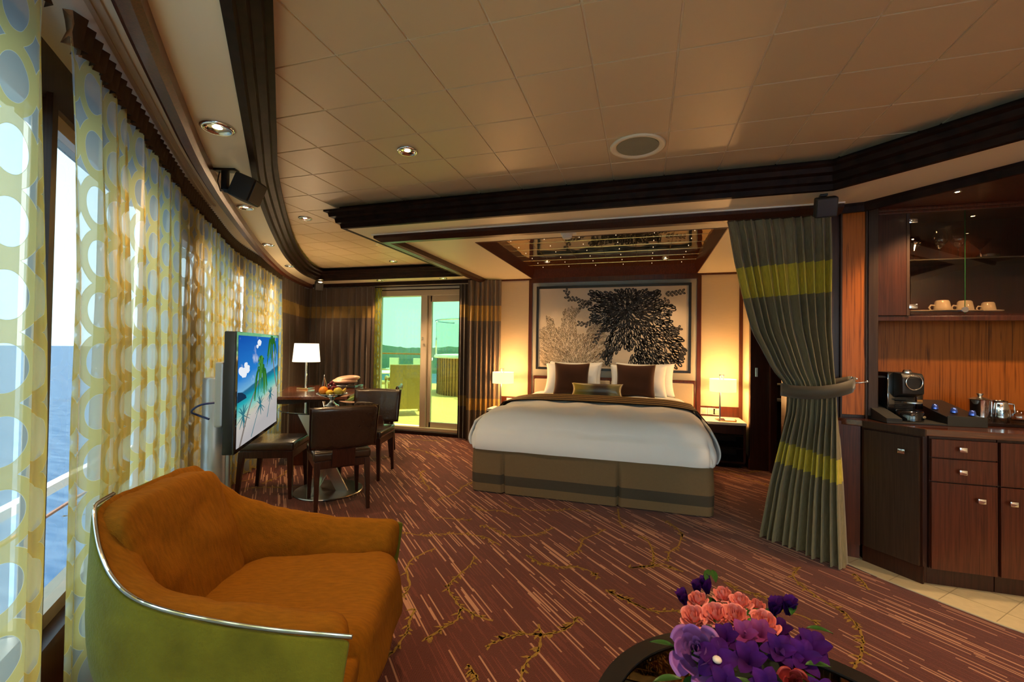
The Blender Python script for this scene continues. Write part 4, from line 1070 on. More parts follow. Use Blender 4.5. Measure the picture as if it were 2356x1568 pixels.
pillow('pillow', 'front white pillow at the right, behind the right brown cushion', 'pillow', .68, .41, .17, MT['white'], (-.075, 5.50, ZP-.01), R(-20), seed=4, group=G)
pillow('cushion', 'square brown velvet cushion at the left with gold piping', 'cushion', .43, .41, .15, MT['brownv'], (-.855, 5.34, ZP-.005), R(-18), R(3), pip=MT['gold'], seed=5, group='brown velvet cushions')
pillow('cushion', 'square brown velvet cushion at the right with gold piping', 'cushion', .45, .41, .15, MT['brownv'], (-.105, 5.36, ZP-.005), R(-18), R(-3), pip=MT['gold'], seed=6, group='brown velvet cushions')
mt, n_, bb = newmat('gold ombre silk'); tcn = n_.nodes.new('ShaderNodeTexCoord'); s_ = n_.nodes.new('ShaderNodeSeparateXYZ'); n_.links.new(tcn.outputs['Object'], s_.inputs[0])
nz_ = n_.nodes.new('ShaderNodeTexNoise'); nz_.inputs['Scale'].default_value = 1; mpn = n_.nodes.new('ShaderNodeMapping'); mpn.inputs['Scale'].default_value = (6, 6, 160); n_.links.new(tcn.outputs['Object'], mpn.inputs[0]); n_.links.new(mpn.outputs[0], nz_.inputs['Vector'])
xx = nmath(n_, 'ADD', nmath(n_, 'DIVIDE', s_.outputs['X'], .56), nmath(n_, 'MULTIPLY_ADD', nz_.outputs['Fac'], .24, .40-.02))
rpn = n_.nodes.new('ShaderNodeValToRGB'); n_.links.new(xx, rpn.inputs[0])
for p_, c_ in ((.06, (.34, .24, .015)), (.20, (.24, .18, .03)), (.35, (.20, .17, .07)), (.47, (.055, .032, .018)), (.70, (.055, .032, .018)), (.82, (.26, .22, .09))):
    e = rpn.color_ramp.elements.new(p_); e.color = (*c_, 1)
rpn.color_ramp.elements.remove(rpn.color_ramp.elements[0]); rpn.color_ramp.elements[-1].color = (.20, .16, .06, 1)
n_.links.new(rpn.outputs[0], bb.inputs['Base Color']); bb.inputs['Roughness'].default_value = .3; setp(bb, Sheen_Weight=.3)
pillow('lumbar_cushion', 'small oblong gold and brown silk cushion in front of the others', 'cushion', .60, .165, .12, mt, (-.53, 5.19, ZP+.005), R(-16), 0, seed=7)

# nightstands -------------------------------------------------------
def nightstand(lab, x0, x1):
    cx = (x0+x1)/2; w = (x1-x0)/2
    t = thing('nightstand', lab, 'nightstand', (cx, 5.62, 0))
    b = B(); b.box(-w, w, -.22, .21, .475, .505, bev=.003); b.out('marble_top', MT['offw'], t)
    b = B(); b.box(w-.03, w-.005, -.21, .21, .07, .475); b.box(-w+.005, -w+.03, -.21, .21, .07, .475); b.box(-w+.01, w-.01, .19, .21, .07, .475); b.box(-w+.01, w-.01, -.20, .21, .05, .07); b.out('body', MT['mahogd'], t)
    b = B(); b.box(-w+.03, w-.03, -.205, .19, .35, .365); b.box(-w+.03, w-.03, -.205, .19, .21, .225); b.out('shelf', MT['dark'], t)
    b = B(); b.box(-w+.032, w-.032, -.212, -.196, .375, .47, bev=.003); b.out('drawer', MT['mahogd'], t)
    b = B(); b.box(-w+.04, w-.04, -.17, .18, 0, .05); b.out('plinth', MT['dark'], t)
nightstand('nightstand with white top right of the bed', .655, 1.085)
nightstand('nightstand with white top left of the bed, mostly behind the duvet', -1.96, -1.535)
def shade_mat(name, col, es, base):
    mt, n, b = newmat(name); b.inputs['Base Color'].default_value = (*base, 1); b.inputs['Roughness'].default_value = .8
    t = n.nodes.new('ShaderNodeTexCoord'); no = n.nodes.new('ShaderNodeTexNoise'); no.inputs['Scale'].default_value = 260; n.links.new(t.outputs['Object'], no.inputs['Vector'])
    mx = n.nodes.new('ShaderNodeMix'); mx.data_type = 'RGBA'; n.links.new(no.outputs['Fac'], mx.inputs['Factor']); mx.inputs['A'].default_value = (*[c*.85 for c in col], 1); mx.inputs['B'].default_value = (*[min(1, c*1.15) for c in col], 1)
    n.links.new(mx.outputs['Result'], b.inputs['Emission Color']); b.inputs['Emission Strength'].default_value = es
    return mt
MT['shadeb'] = shade_mat('glowing linen shade', (1, .68, .30), 1.0, (.8, .7, .5))
MT['shaded'] = shade_mat('glowing cream shade', (1, .80, .58), 1.0, (.85, .8, .7))
BEDL = 15
def bed_lamp(lab, x, y, z):
    t = thing('bedside_lamp', lab, 'lamp', (x, y, z))
    b = B(); b.box(-.075, .02, -.05, .05, 0, .012, bev=.003); b.out('base', MT['chrome'], t)
    b = B(); b.box(-.037, -.022, -.006, .006, .012, .52, bev=.001); b.box(-.037, .02, -.006, .006, .51, .522); b.box(.0, .012, -.006, .006, .44, .515); b.out('stem', MT['steel'], t)
    b = B(); b.lathe([(.138, .325), (.141, .325), (.141, .47), (.138, .47)], n=48); b.lathe([(.139, .466), (.134, .466)], n=48); b.out('lamp_shade', MT['shadeb'], t, auto=40)
    b = B(); b.lathe([(.0, .462), (.137, .462), (.137, .464)], n=40); b.out('diffuser', emis('lamp diffuser', (1, .72, .38), 2.2) if x < 0 else bpy.data.materials['lamp diffuser'], t)
    b = B(); b.sphere((0, 0, .40), .028, 12); b.out('bulb', emis('warm bulb', (1, .6, .25), 10) if x < 0 else bpy.data.materials['warm bulb'], t)
    point('lamp_light', (0, 0, .50), BEDL, (1, .50, .17), .06, t)
    point('lamp_light_down', (0, 0, .30), BEDL*.7, (1, .50, .17), .05, t)
    return t
bed_lamp('bedside lamp with lit drum shade left of the bed', -1.79, 5.55, .506)
bed_lamp('bedside lamp with lit drum shade on the right nightstand', .865, 5.55, .506)
# sockets
for i, (x, z, nm, lab) in enumerate(((.70, .565, 2, 'double switch plate left on the wall above the right nightstand'), (.845, .56, 1, 'single socket plate behind the right bedside lamp'), (-1.78, .565, 1, 'socket plate on the wall behind the left bedside lamp'))):
    t = thing('wall_socket', lab, 'socket', (x, 5.838, z))
    b = B()
    for k in range(nm): b.box(-.045+k*.088, .040+k*.088, -.010, 0, -.040, .040, bev=.003)
    b.out('plate', MT['whitep'], t)
    for k in range(nm):
        b = B(); b.box(-.025+k*.088, .020+k*.088, -.014, -.009, -.022, .022, bev=.002); b.out('insert', MT['cream'], t)
t = thing('trinket_tray', 'small brass tray at the foot of the right bedside lamp', 'tray', (.90, 5.47, .506))
b = B(); b.box(-.09, .09, -.03, .03, 0, .006, bev=.002); b.box(-.09, -.082, -.03, .03, .0, .022); b.box(.082, .09, -.03, .03, 0, .022); b.out('tray_body', pm('brass', (.7, .42, .14), .25, 1.), t)

# ================================================================ PAINTING
pt = thing('painting', 'framed abstract painting of black looping strokes above the bed', 'painting', (-.4315, 5.838, 1.017))
PW, PH = 1.955, 1.116
b = B(); F_ = .032
for x0, x1, z0, z1 in ((-PW/2, -PW/2+F_, 0, PH), (PW/2-F_, PW/2, 0, PH), (-PW/2+F_, PW/2-F_, 0, F_), (-PW/2+F_, PW/2-F_, PH-F_, PH)): b.box(x0, x1, -.045, 0, z0, z1, bev=.004)
b.out('frame', MT['black'], pt)
b = B(); b.box(-PW/2+F_-.002, PW/2-F_+.002, -.030, -.012, F_-.002, PH-F_+.002); cv = b.out('canvas', pm('cream canvas', (.66, .56, .43), .8, var=.04), pt)
# strokes: teardrop loops, positions in painting pixels of the zoomed view (x 640-1865, y 585-1225)
rp_ = random.Random(21); STROKE = 1.35
def P2(px, py):
    return ((px-640)/(1868-640)*(PW-2*F_)-(PW/2-F_), (1240-py)/(1240-578)*(PH-2*F_)+F_)
BLACKP = [(1045,585),(1870,585),(1640,600),(1640,690),(1755,745),(1720,830),(1790,930),(1815,1020),(1860,1110),(1800,1190),(1740,1240),(1400,1240),(1410,1190),(1455,1100),(1350,1050),(1325,1100),(1270,1120),(1240,1190),(1200,1130),(1240,1070),(1230,1010),(1270,930),(1190,930),(1200,860),(1110,870),(1090,760),(1150,700),(1110,690),(1100,640),(1040,610)]
GREYP = [(650,1000),(670,920),(730,900),(700,810),(760,830),(800,930),(840,900),(860,760),(920,735),(1000,750),(960,860),(980,960),(1050,960),(1080,900),(1160,860),(1230,1000),(1250,1090),(1200,1160),(1250,1225),(650,1225)]
def loop_ring(cx, cz, a, L, W, th, y, vs, fs):
    """teardrop ring ribbon: tip at (cx,cz), pointing along angle a"""
    ca, sa = math.cos(a), math.sin(a); n = 14; i0 = len(vs)
    for k in range(n):
        t = 2*PI*k/n; ex = L*(.5-.5*math.cos(t)); ez = W*.5*math.sin(t)*math.sin(t/2)**.8 if t <= PI else -W*.5*abs(math.sin(t))*math.sin(t/2)**.8
        for q in (1, 0):
            k_ = th*q*STROKE
            # inner offset towards the loop's centre
            mx_, mz_ = L*.6, 0; dx, dz = mx_-ex, mz_-ez; dl = math.hypot(dx, dz)+1e-6
            x_, z_ = ex+dx/dl*k_, ez+dz/dl*k_
            vs.append((cx+ca*x_-sa*z_, y, cz+sa*x_+ca*z_))
    for k in range(n):
        a0 = i0+2*k; a1 = i0+2*((k+1) % n); fs.append((a0, a0+1, a1+1, a1))
def field(poly, n, centre, scale, th, y, spread=.5, dens=None):
    vs, fs = [], []; pts = []; tries = 0
    while len(pts) < n and tries < n*60:
        tries += 1
        px = rp_.uniform(640, 1868); py = rp_.uniform(585, 1240)
        if not in_poly(px, py, poly): continue
        if any((px-a)**2+(py-c)**2 < dens**2 for a, c in pts): continue
        pts.append((px, py))
        x, z = P2(px, py); a = math.atan2(-(py-centre[1]), px-centre[0])+rp_.uniform(-spread, spread)
        s = scale*rp_.uniform(.8, 1.25)
        if abs(x)+s*.5 > PW/2-F_ or z+s*.5 > PH-F_ or z-s*.4 < F_: continue
        loop_ring(x-math.cos(a)*s*.5, z-math.sin(a)*s*.5, a, s, s*.56, th*rp_.uniform(.8, 1.3), y, vs, fs)
    return vs, fs
MT['paintg'] = pm('taupe paint', (.36, .29, .20), .8, var=.2); MT['paintb'] = pm('black paint', (.014, .013, .014), .6, var=.3)
vs, fs = field(GREYP, 420, (960, 1300), .060, .008, -.0306, dens=17)
mesh_obj('grey_strokes', vs, fs, MT['paintg'], cv)
vs, fs = field(BLACKP, 620, (1390, 760), .088, .0145, -.0309, dens=22.5)
# densest middle
v2, f2 = field([(1180,640),(1600,620),(1640,800),(1560,900),(1300,900),(1200,780)], 170, (1400, 760), .055, .012, -.0312, dens=19)
k0 = len(vs); vs += v2; fs += [tuple(i+k0 for i in f) for f in f2]
# trailing chains of loops
for ch in ([(870,585),(905,640),(900,665),(960,670),(1010,690),(1070,700),(1120,690)], [(1870,620),(1800,630),(1740,640),(1690,640)], [(1010,875),(1060,880),(1110,850),(1140,810)], [(1140,1010),(1165,950),(1210,900)], [(1200,1130),(1260,1110),(1300,1060)], [(1250,1190),(1265,1130),(1300,1090)], [(1700,700),(1750,730)], [(1830,1100),(1790,1180)], [(1720,1210),(1770,1235)], [(1790,920),(1730,960)], [(1020,730),(1080,715),(1110,690)]):
    P_ = smooth_path(ch, 6); L_ = arc_table(P_); s_ = 0
    while s_ < L_[-1]:
        p, d = at_len(P_, L_, s_); x, z = P2(p.x, p.y); a = math.atan2(-d.y, d.x)
        for sg in (-.55, .55):
            if abs(x) < PW/2-F_-.05 and F_+.03 < z < PH-F_-.04: loop_ring(x, z, a+sg+PI, .058, .034, .010, -.0311, vs, fs)
        s_ += 30
mesh_obj('black_strokes', vs, fs, MT['paintb'], cv)

# ================================================================ DESK CORNER
DZ = .77
def desk():
    t = thing('desk', 'polished rosewood desk in the corner by the curved windows', 'desk', (-3.55, 4.2, 0))
    P = [(-3.60, 3.57), (-2.94, 3.87), (-3.30, 4.75), (-3.75, 5.25), (-4.33, 4.55)]
    L = [(x+3.55, y-4.2) for x, y in P]
    b = B(); b.prism(L, DZ-.035, DZ, bev=.006); b.out('desk_top', MT['desk'], t)
    b = B(); Q = [(x*.93-.02, y*.93+.03) for x, y in L]; b.prism(Q, DZ-.085, DZ-.036); b.out('apron', MT['mahogd'], t)
    b = B(); b.prism([(-.10, -.35), (.42, -.12), (.33, .05), (-.19, -.18)], 0, DZ-.085, bev=.006); b.out('drawer_pedestal', MT['mahog'], t)
    b = B(); b.prism([(-.72, .30), (-.66, .24), (-.1, .92), (-.17, .98)], 0, DZ-.085, bev=.004); b.out('side_panel', MT['mahogd'], t)
    return t
desk()
t = thing('wall_heater', 'white slim console unit beneath the desk top', 'heater', (-3.78, 4.22, .46), R(-42))
b = B(); b.box(-.24, .24, -.06, .06, 0, .17, bev=.015, seg=3); b.out('casing', MT['whitep'], t, auto=40)
b = B(); b.box(-.03, .03, -.064, -.058, .11, .15, bev=.003); b.out('display', MT['black'], t)
t = thing('desk_lamp', 'lit table lamp with cream drum shade and chrome stem on the desk', 'lamp', (-3.87, 4.33, DZ+.001))
b = B(); b.box(-.08, .08, -.06, .06, 0, .02, bev=.004); b.out('base', MT['chrome'], t)
b = B(); b.lathe([(.011, .02), (.011, .40)], n=16); b.out('stem', MT['chrome'], t, smooth=True)
b = B(); b.lathe([(.012, .33), (.016, .33), (.016, .42), (.008, .43)], n=16); b.out('socket', MT['steel'], t, smooth=True)
b = B(); b.lathe([(.150, .325), (.153, .325), (.134, .545), (.131, .545)], n=48); b.out('lamp_shade', MT['shaded'], t, auto=40)
b = B(); b.sphere((0, 0, .45), .03, 12); b.out('bulb', bpy.data.materials['warm bulb'], t)
point('lamp_light', (0, 0, .50), 16, (1, .66, .36), .05, t); point('lamp_light_down', (0, 0, .30), 9, (1, .66, .36), .05, t)
t = thing('photo_easel', 'small chrome easel stand beside the desk lamp', 'stand', (-3.68, 4.42, DZ), R(40))
b = B(); b.tube([(-.03, -.05, .005), (.0, .03, .17)], .004, n=6); b.tube([(.03, -.05, .005), (.0, .03, .17)], .004, n=6); b.tube([(0, .12, .005), (.0, .03, .17)], .004, n=6); b.tube([(-.05, -.05, .02), (.05, -.05, .02)], .004, n=6); b.tube([(-.03, -.05, .02), (-.03, -.08, .03)], .004, n=6); b.out('wire_stand', MT['chrome'], t)
t = thing('shell_box', 'black tray holding a peach lacquered clam shaped box on the desk', 'box', (-3.62, 4.72, DZ), R(10))
b = B(); b.box(-.19, .19, -.12, .12, 0, .035, bev=.012, seg=3); b.out('tray', MT['blackg'], t, auto=40)
mtp = pm('peach lacquer', (.55, .36, .26), .3, var=.04, coat=.4)
b = B(); b.sphere((0, 0, .080), .16, 28, sc=(1, .68, .24)); b.out('lower_shell', mtp, t, smooth=True)
b = B(); b.sphere((.02, .02, .108), .165, 28, sc=(1, .68, .26), M=Matrix.Rotation(R(-7), 4, 'Y')); b.out('upper_shell', mtp, t, smooth=True)

# ================================================================ DINING TABLE AND CHAIRS
tb = thing('dining_table', 'round smoked glass dining table on crossed steel blades', 'table', (-2.69, 3.315, 0))
b = B(); b.lathe([(0, .737), (.415, .737), (.422, .7435), (.415, .75), (0, .75)], n=72); b.out('glass_top', MT['glasst'], tb, auto=40)
b = B(); b.lathe([(0, .003), (.285, .003), (.29, .008), (.285, .015), (0, .016)], n=56); b.out('base_plate', MT['steel'], tb, auto=40)
CRv = Vector((.957, .289, 0)); CDv = Vector((-.289, .957, 0))
for k, (t0, t1, dz0, dz1) in enumerate(((-.25, .13, -.03, -.03), (.24, -.16, .06, .06), (-.02, -.06, .25, -.15))):
    p = CRv*t0+CDv*dz0; q = CRv*t1+CDv*dz1; side = CRv*.052; nn = CDv*.009
    if k == 2: side, nn = CDv*.052, CRv*.009
    bot = [q-side-nn, q+side-nn, q+side+nn, q-side+nn]; top = [p-side-nn, p+side-nn, p+side+nn, p-side+nn]
    b = B(); b.quadbox([(v.x, v.y, .016) for v in bot], [(v.x, v.y, .736) for v in top]); b.out('blade', MT['steel'], tb)

def chair(name, lab, loc, rz):
    """faces local +x"""
    t = thing(name, lab, 'chair', loc, rz, 'brown leather dining chairs')
    # seat pad with soft edge and crown
    def seat(u, v):
        a, c = u*2-1, v*2-1
        w = .225-.012*(a+1)*0; x = a*.22; y = c*(.215+.012*a)
        return x, y
    b = B(); b.box(-.215, .225, -.215, .215, .405, .475, bev=.022, seg=4)
    for v in b.bm.verts:
        if v.co.z > .45: v.co.z += .012*(1-(v.co.x/.23)**2)*(1-(v.co.y/.23)**2)
    b.out('seat', MT['leather'], t, smooth=True)
    b = B(); b.box(-.205, .215, -.205, .205, .345, .408, bev=.004); b.out('apron', MT['chairwood'], t)
    for sx, sy in ((1, 1), (1, -1), (-1, 1), (-1, -1)):
        b = B(); x, y = (.19 if sx > 0 else -.19), sy*.185; dx = -.035 if sx < 0 else .012
        w0, w1 = .013, .022
        b.quadbox([(x+dx-w0, y-w0+sy*.008, 0), (x+dx+w0, y-w0+sy*.008, 0), (x+dx+w0, y+w0+sy*.008, 0), (x+dx-w0, y+w0+sy*.008, 0)], [(x-w1, y-w1, .40), (x+w1, y-w1, .40), (x+w1, y+w1, .40), (x-w1, y+w1, .40)], bev=.002)
        b.out('leg', MT['chairwood'], t)
    # splat block
    b = B(); b.quadbox([(-.235, -.085, .36), (-.200, -.085, .36), (-.200, .085, .36), (-.235, .085, .36)], [(-.262, -.085, .56), (-.236, -.085, .56), (-.236, .085, .56), (-.262, .085, .56)], bev=.003); b.out('splat', MT['chairwood'], t)
    # curved padded back
    def bk(side):
        def f(u, v):
            y = (u*2-1)*.245; z = .50+.33*v; e = (1-abs(u*2-1)**8)*(1-abs(v*2-1)**8)
            cx = -.245-.075*v+.035*(u*2-1)**2
            return (cx+side*.021*max(0, e)**.5, y*(1+.03*v), z+.008*math.sin(u*PI)*(1 if v > .5 else -1)*abs(v*2-1)**2)
        return f
    vs = []; fs = []
    for s in (-1, 1):
        v_, f_, _ = grid(bk(s), 26, 20); k = len(vs); vs += v_; fs += [tuple(i+k for i in (f if s < 0 else f[::-1])) for f in f_]
    bm = bmesh.new(); vv = [bm.verts.new(v) for v in vs]
    for f in fs: bm.faces.new([vv[i] for i in f])
    bmesh.ops.remove_doubles(bm, verts=bm.verts, dist=.0005)
    from_bm('backrest', bm, MT['leather'], t, smooth=True)
    for s in (-1, 1):
        b = B(); b.tube([(bk(0)(0 if s < 0 else 1, v/10)[0], bk(0)(0 if s < 0 else 1, v/10)[1], .505+.032*v) for v in range(11)], .004, n=6)
        b.out('back_seam', MT['chairwood'], t)
    return t
chair('dining_chair', 'nearest brown leather dining chair with its back to the viewer', (-2.41, 3.075, 0), R(138))
chair('dining_chair', 'brown leather dining chair on the right of the glass table in front of the door', (-2.68, 3.86, 0), R(-76))
chair('dining_chair', 'leather dining chair beside the television with only its seat and legs showing', (-3.11, 3.13, 0), R(24))
c4 = chair('dining_chair', 'leather chair at the far side of the desk, only its back edge showing', (-3.12, 4.62, 0), R(205))

# fruit stand
fs_ = thing('fruit_stand', 'footed chrome bowl stand on the glass table', 'stand', (-2.72, 3.37, .7505))
b = B(); b.lathe([(0, 0), (.062, 0), (.062, .004), (.040, .012), (.018, .035), (.015, .055), (.030, .072), (.075, .082), (.118, .100), (.132, .108), (.130, .111), (.110, .104), (.06, .088), (0, .084)], n=48); b.out('bowl', MT['chrome'], fs_, smooth=True)
b = B()
for k in range(20):
    a = 2*PI*k/20; b.sphere((.129*math.cos(a), .129*math.sin(a), .109), .006, 6)
b.out('beaded_rim', MT['chrome'], fs_, smooth=True)
FX, FY, FZ = -2.72, 3.37, .7505
# camera-right unit vector on the plan, to lay out the fruit left-to-right
rx_, ry_ = .957, .289; fx_, fy_ = -.289, .957
def fr(r, f, z): return (FX+rx_*r+fx_*f, FY+ry_*r+fy_*f, FZ+z)
MT['orange'] = pm('orange peel', (.85, .28, .015), .45, bump=.3, bscale=120, var=.08); MT['lemon'] = pm('yellow fruit skin', (.75, .48, .03), .4, var=.12, bump=.1)
MT['pear'] = pm('pear skin', (.62, .50, .06), .4, var=.2); MT['grape'] = pm('red grape skin', (.16, .010, .022), .22, var=.4, coat=.3); MT['banana'] = pm('banana skin', (.70, .50, .06), .5, var=.2); MT['stem'] = pm('brown stem', (.10, .06, .02), .8)
def fruit(nm, lab, cat, p, r, mt_, sc=(1, 1, 1), rz=0):
    t = thing(nm, lab, cat, p, rz); b = B(); b.sphere((0, 0, r*sc[2]), r, 24, sc=sc); b.out('flesh', mt_, t, smooth=True)
    b = B(); b.tube([(0, 0, 2*r*sc[2]-.004), (.002, 0, 2*r*sc[2]+.004)], .0025, n=6); b.out('stem', MT['stem'], t); return t
fruit('orange', 'bright orange fruit at the left of the footed bowl', 'orange', fr(-.065, -.03, .096), .040, MT['orange'])
fruit('peach', 'small yellow peach at the front of the footed bowl', 'peach', fr(.005, -.068, .096), .032, MT['lemon'], (1, 1, .85))
fruit('mango', 'yellow mango leaning at the right of the footed bowl', 'mango', fr(.065, -.03, .097), .034, MT['pear'], (1.15, .9, 1.05), .6)
t = thing('banana', 'small speckled banana at the right rim of the footed bowl', 'banana', fr(.10, .0, .105), R(30))
b = B(); b.tube([(-.035, 0, .0), (-.01, .0, .016), (.012, 0, .035), (.022, 0, .055)], [.006, .014, .013, .005], n=10); b.out('skin', MT['banana'], t, smooth=True)
b = B(); b.tube([(.022, 0, .053), (.026, 0, .068)], .003, n=6); b.out('stem', MT['stem'], t)
t = thing('grape_bunch', 'bunch of dark red grapes heaped on top of the fruit bowl', 'grapes', fr(-.005, .015, .10))
rg = random.Random(4)
for k in range(44):
    a = rg.uniform(0, 2*PI); lv = rg.random(); rr_ = .085*(1-lv)**.6*rg.uniform(.5, 1); z = .012+.100*lv
    b = B(); b.sphere((rr_*math.cos(a), rr_*math.sin(a)*.7, z), .0125, 10); b.out('grape', MT['grape'], t, smooth=True)

# ================================================================ TELEVISION
TVA, TVB = Vector((-2.05, 1.79)), Vector((-2.56, 2.57))
tvd = (TVB-TVA).normalized(); tvn = Vector((tvd.y, -tvd.x))      # normal to the right
tv = thing('television', 'flat television on a silver column showing a palm beach', 'television', (TVA.x, TVA.y, 0), math.atan2(tvd.y, tvd.x))
# local x runs along the screen (near to far), local -y is the viewing side
Wt = (TVB-TVA).length
b = B(); b.box(-.02, Wt+.02, .0, .05, .722, 1.365, bev=.008); b.box(.06, Wt-.06, .045, .065, .80, 1.29, bev=.009); b.out('housing', MT['black'], tv, auto=40)
b = B(); b.box(-.02, Wt+.02, -.008, .002, .722, 1.365, bev=.003); b.out('bezel', MT['blackg'], tv)
b = B(); b.box(.08, .38, .08, .12, .85, 1.2, bev=.01); b.out('mount', MT['silver'], tv)
b = B(); b.lathe([(.066, 0), (.066, 1.09), (.060, 1.10), (0, 1.10)], cx=.36, cy=.20, n=32); b.box(.345, .375, .12, .15, .02, 1.08, bev=.004); b.out('column', MT['silver'], tv, auto=40)
b = B(); b.lathe([(.24, 0), (.24, .012), (.22, .02), (0, .02)], cx=.36, cy=.20, n=40); b.out('foot_plate', MT['silver'], tv, auto=40)
b = B(); b.tube(smooth_path([(.14, .10, .98), (.12, .19, .97), (.16, .25, .93), (.22, .24, .90), (.20, .18, .88)], 5), .006, n=6); b.out('cable', pm('blue cable', (.01, .03, .15), .4), tv)
# screen picture: flat coloured shapes that glow
def em(n_, c, s=.62): return emis('screen '+n_, c, s)
def screen_sky():
    mt = bpy.data.materials.new('screen sky'); mt.use_nodes = True; n = mt.node_tree; n.nodes.clear()
    o = n.nodes.new('ShaderNodeOutputMaterial'); e = n.nodes.new('ShaderNodeEmission'); uvn = n.nodes.new('ShaderNodeUVMap'); s = n.nodes.new('ShaderNodeSeparateXYZ'); n.links.new(uvn.outputs[0], s.inputs[0])
    no = n.nodes.new('ShaderNodeTexNoise'); no.inputs['Scale'].default_value = 3; no.inputs['Detail'].default_value = 4; no.inputs['Distortion'].default_value = 1; mp = n.nodes.new('ShaderNodeMapping'); mp.inputs['Scale'].default_value = (1, 3.5, 1); mp.inputs['Rotation'].default_value = (0, 0, .35); n.links.new(uvn.outputs[0], mp.inputs[0]); n.links.new(mp.outputs[0], no.inputs['Vector'])
    # tilted coordinate: shore line slopes up to the right
    v = nmath(n, 'ADD', nmath(n, 'MULTIPLY_ADD', s.outputs['X'], -.22, s.outputs['Y']), nmath(n, 'MULTIPLY_ADD', no.outputs['Fac'], .06, -.03))
    r = n.nodes.new('ShaderNodeValToRGB'); n.links.new(v, r.inputs[0])
    els = [(.0, (.42, .40, .40)), (.16, (.52, .48, .44)), (.22, (.50, .52, .40)), (.27, (.22, .55, .48)), (.36, (.02, .38, .42)), (.42, (.01, .17, .30)), (.455, (.02, .13, .25)), (.47, (.16, .42, .66)), (.60, (.02, .20, .60)), (.95, (.008, .09, .42))]
    r.color_ramp.elements[0].position = 0; r.color_ramp.elements[0].color = (*els[0][1], 1); r.color_ramp.elements[1].position = 1; r.color_ramp.elements[1].color = (.005, .07, .36, 1)
    for p, c in els[1:]:
        q = r.color_ramp.elements.new(p); q.color = (*c, 1)
    n2 = n.nodes.new('ShaderNodeTexNoise'); n2.inputs['Scale'].default_value = 4; n2.inputs['Detail'].default_value = 6; n.links.new(uvn.outputs[0], n2.inputs['Vector'])
    cl = nmath(n, 'MULTIPLY', nmath(n, 'MULTIPLY', nmath(n, 'GREATER_THAN', v, .475), nmath(n, 'SUBTRACT', n2.outputs['Fac'], .58, clamp=True)), 4.5, clamp=True)
    mx = n.nodes.new('ShaderNodeMix'); mx.data_type = 'RGBA'; n.links.new(cl, mx.inputs['Factor']); n.links.new(r.outputs[0], mx.inputs['A']); mx.inputs['B'].default_value = (.85, .88, .92, 1)
    n.links.new(mx.outputs['Result'], e.inputs[0]); e.inputs[1].default_value = .62; n.links.new(e.outputs[0], o.inputs[0]); return mt
SX0, SX1, SZ0, SZ1 = .01, Wt-.01, .745, 1.345
vs = [(SX0, -.009, SZ0), (SX1, -.009, SZ0), (SX1, -.009, SZ1), (SX0, -.009, SZ1)]
uvs = [(0, 0), (1, 0), (1, 1), (0, 1)]; fs = [(0, 1, 2, 3)]; fm = [0]
SM = [screen_sky(), em('palm trunk', (.20, .17, .15)), em('palm leaf', (.02, .13, .02)), em('palm leaf light', (.08, .30, .05)), em('shadow', (.03, .16, .20)), em('cloud', (.80, .84, .90)), em('hill', (.008, .03, .07))]
def spq(pts, mi, k):
    i = len(vs)
    for (u, v) in pts: vs.append((SX0+(SX1-SX0)*u, -.0092-.0001*k, SZ0+(SZ1-SZ0)*v)); uvs.append((u, v))
    fs.append(tuple(range(i, i+len(pts)))); fm.append(mi)
def strip(path, w0, w1, mi, k):
    P = smooth_path([(a, c) for a, c in path], 5)
    for i in range(len(P)-1):
        a, c = P[i], P[i+1]; wa = w0+(w1-w0)*i/len(P); wb = w0+(w1-w0)*(i+1)/len(P)
        spq([(a.x-wa, a.y), (a.x+wa, a.y), (c.x+wb, c.y), (c.x-wb, c.y)], mi, k)
rs = random.Random(8)
def palm(base, top, crown_r, k):
    mid = ((base[0]*.5+top[0]*.5)-.03, base[1]*.45+top[1]*.55)
    strip([base, mid, top], .018, .008, 1, k)
    for q in range(22):
        a = rs.uniform(-.6, 3.75); L = crown_r*rs.uniform(.6, 1.1)
        p1 = (top[0]+math.cos(a)*L*.45, top[1]+abs(math.sin(a))*L*.35+.02); p2 = (top[0]+math.cos(a)*L*.8, top[1]-L*rs.uniform(.5, 1.3))
        strip([top, p1, p2], .020, .004, 2 if q % 3 else 3, k+1+q % 3)
def shadow(c, r, k):
    for q in range(12):
        a = q*2*PI/12+rs.uniform(-.2, .2); strip([c, (c[0]+math.cos(a)*r*.6, c[1]+math.sin(a)*r*.5), (c[0]+math.cos(a)*r, c[1]+math.sin(a)*r*.7-.01)], .014, .003, 4, k)
spq([(0, .40), (.18, .42), (.16, .45), (.08, .485), (.0, .495)], 6, 1)
for cx, cy, r in ((.06, .68, .06), (.12, .66, .07), (.18, .69, .06), (.15, .73, .04), (.45, .94, .05), (.40, .90, .03)): spq([(cx+r*math.cos(a*PI/6)*rs.uniform(.8, 1.1), cy+r*.7*math.sin(a*PI/6)*rs.uniform(.8, 1.1)) for a in range(12)], 5, 1)
shadow((.12, .27), .16, 2); shadow((.50, .30), .15, 2); shadow((.78, .37), .12, 2); strip([(.30, .02), (.42, .20), (.50, .30)], .008, .005, 4, 2); strip([(.70, .12), (.76, .27), (.80, .37)], .008, .005, 4, 2)
palm((.06, .0), (.52, .62), .22, 4); 
for q in range(16):
    a = rs.uniform(0, 2*PI); strip([(.52, .62), (.50+.06*math.cos(a), .74+.05*math.sin(a)), (.50+.09*math.cos(a), .72+.12*math.sin(a)-.03)], .016, .004, 2 if q % 2 else 3, 9)
palm((.97, .42), (.80, .92), .20, 13)
mesh_obj('screen_picture', vs, fs, parent=tv, mats=SM, fm=fm, uvs=uvs)

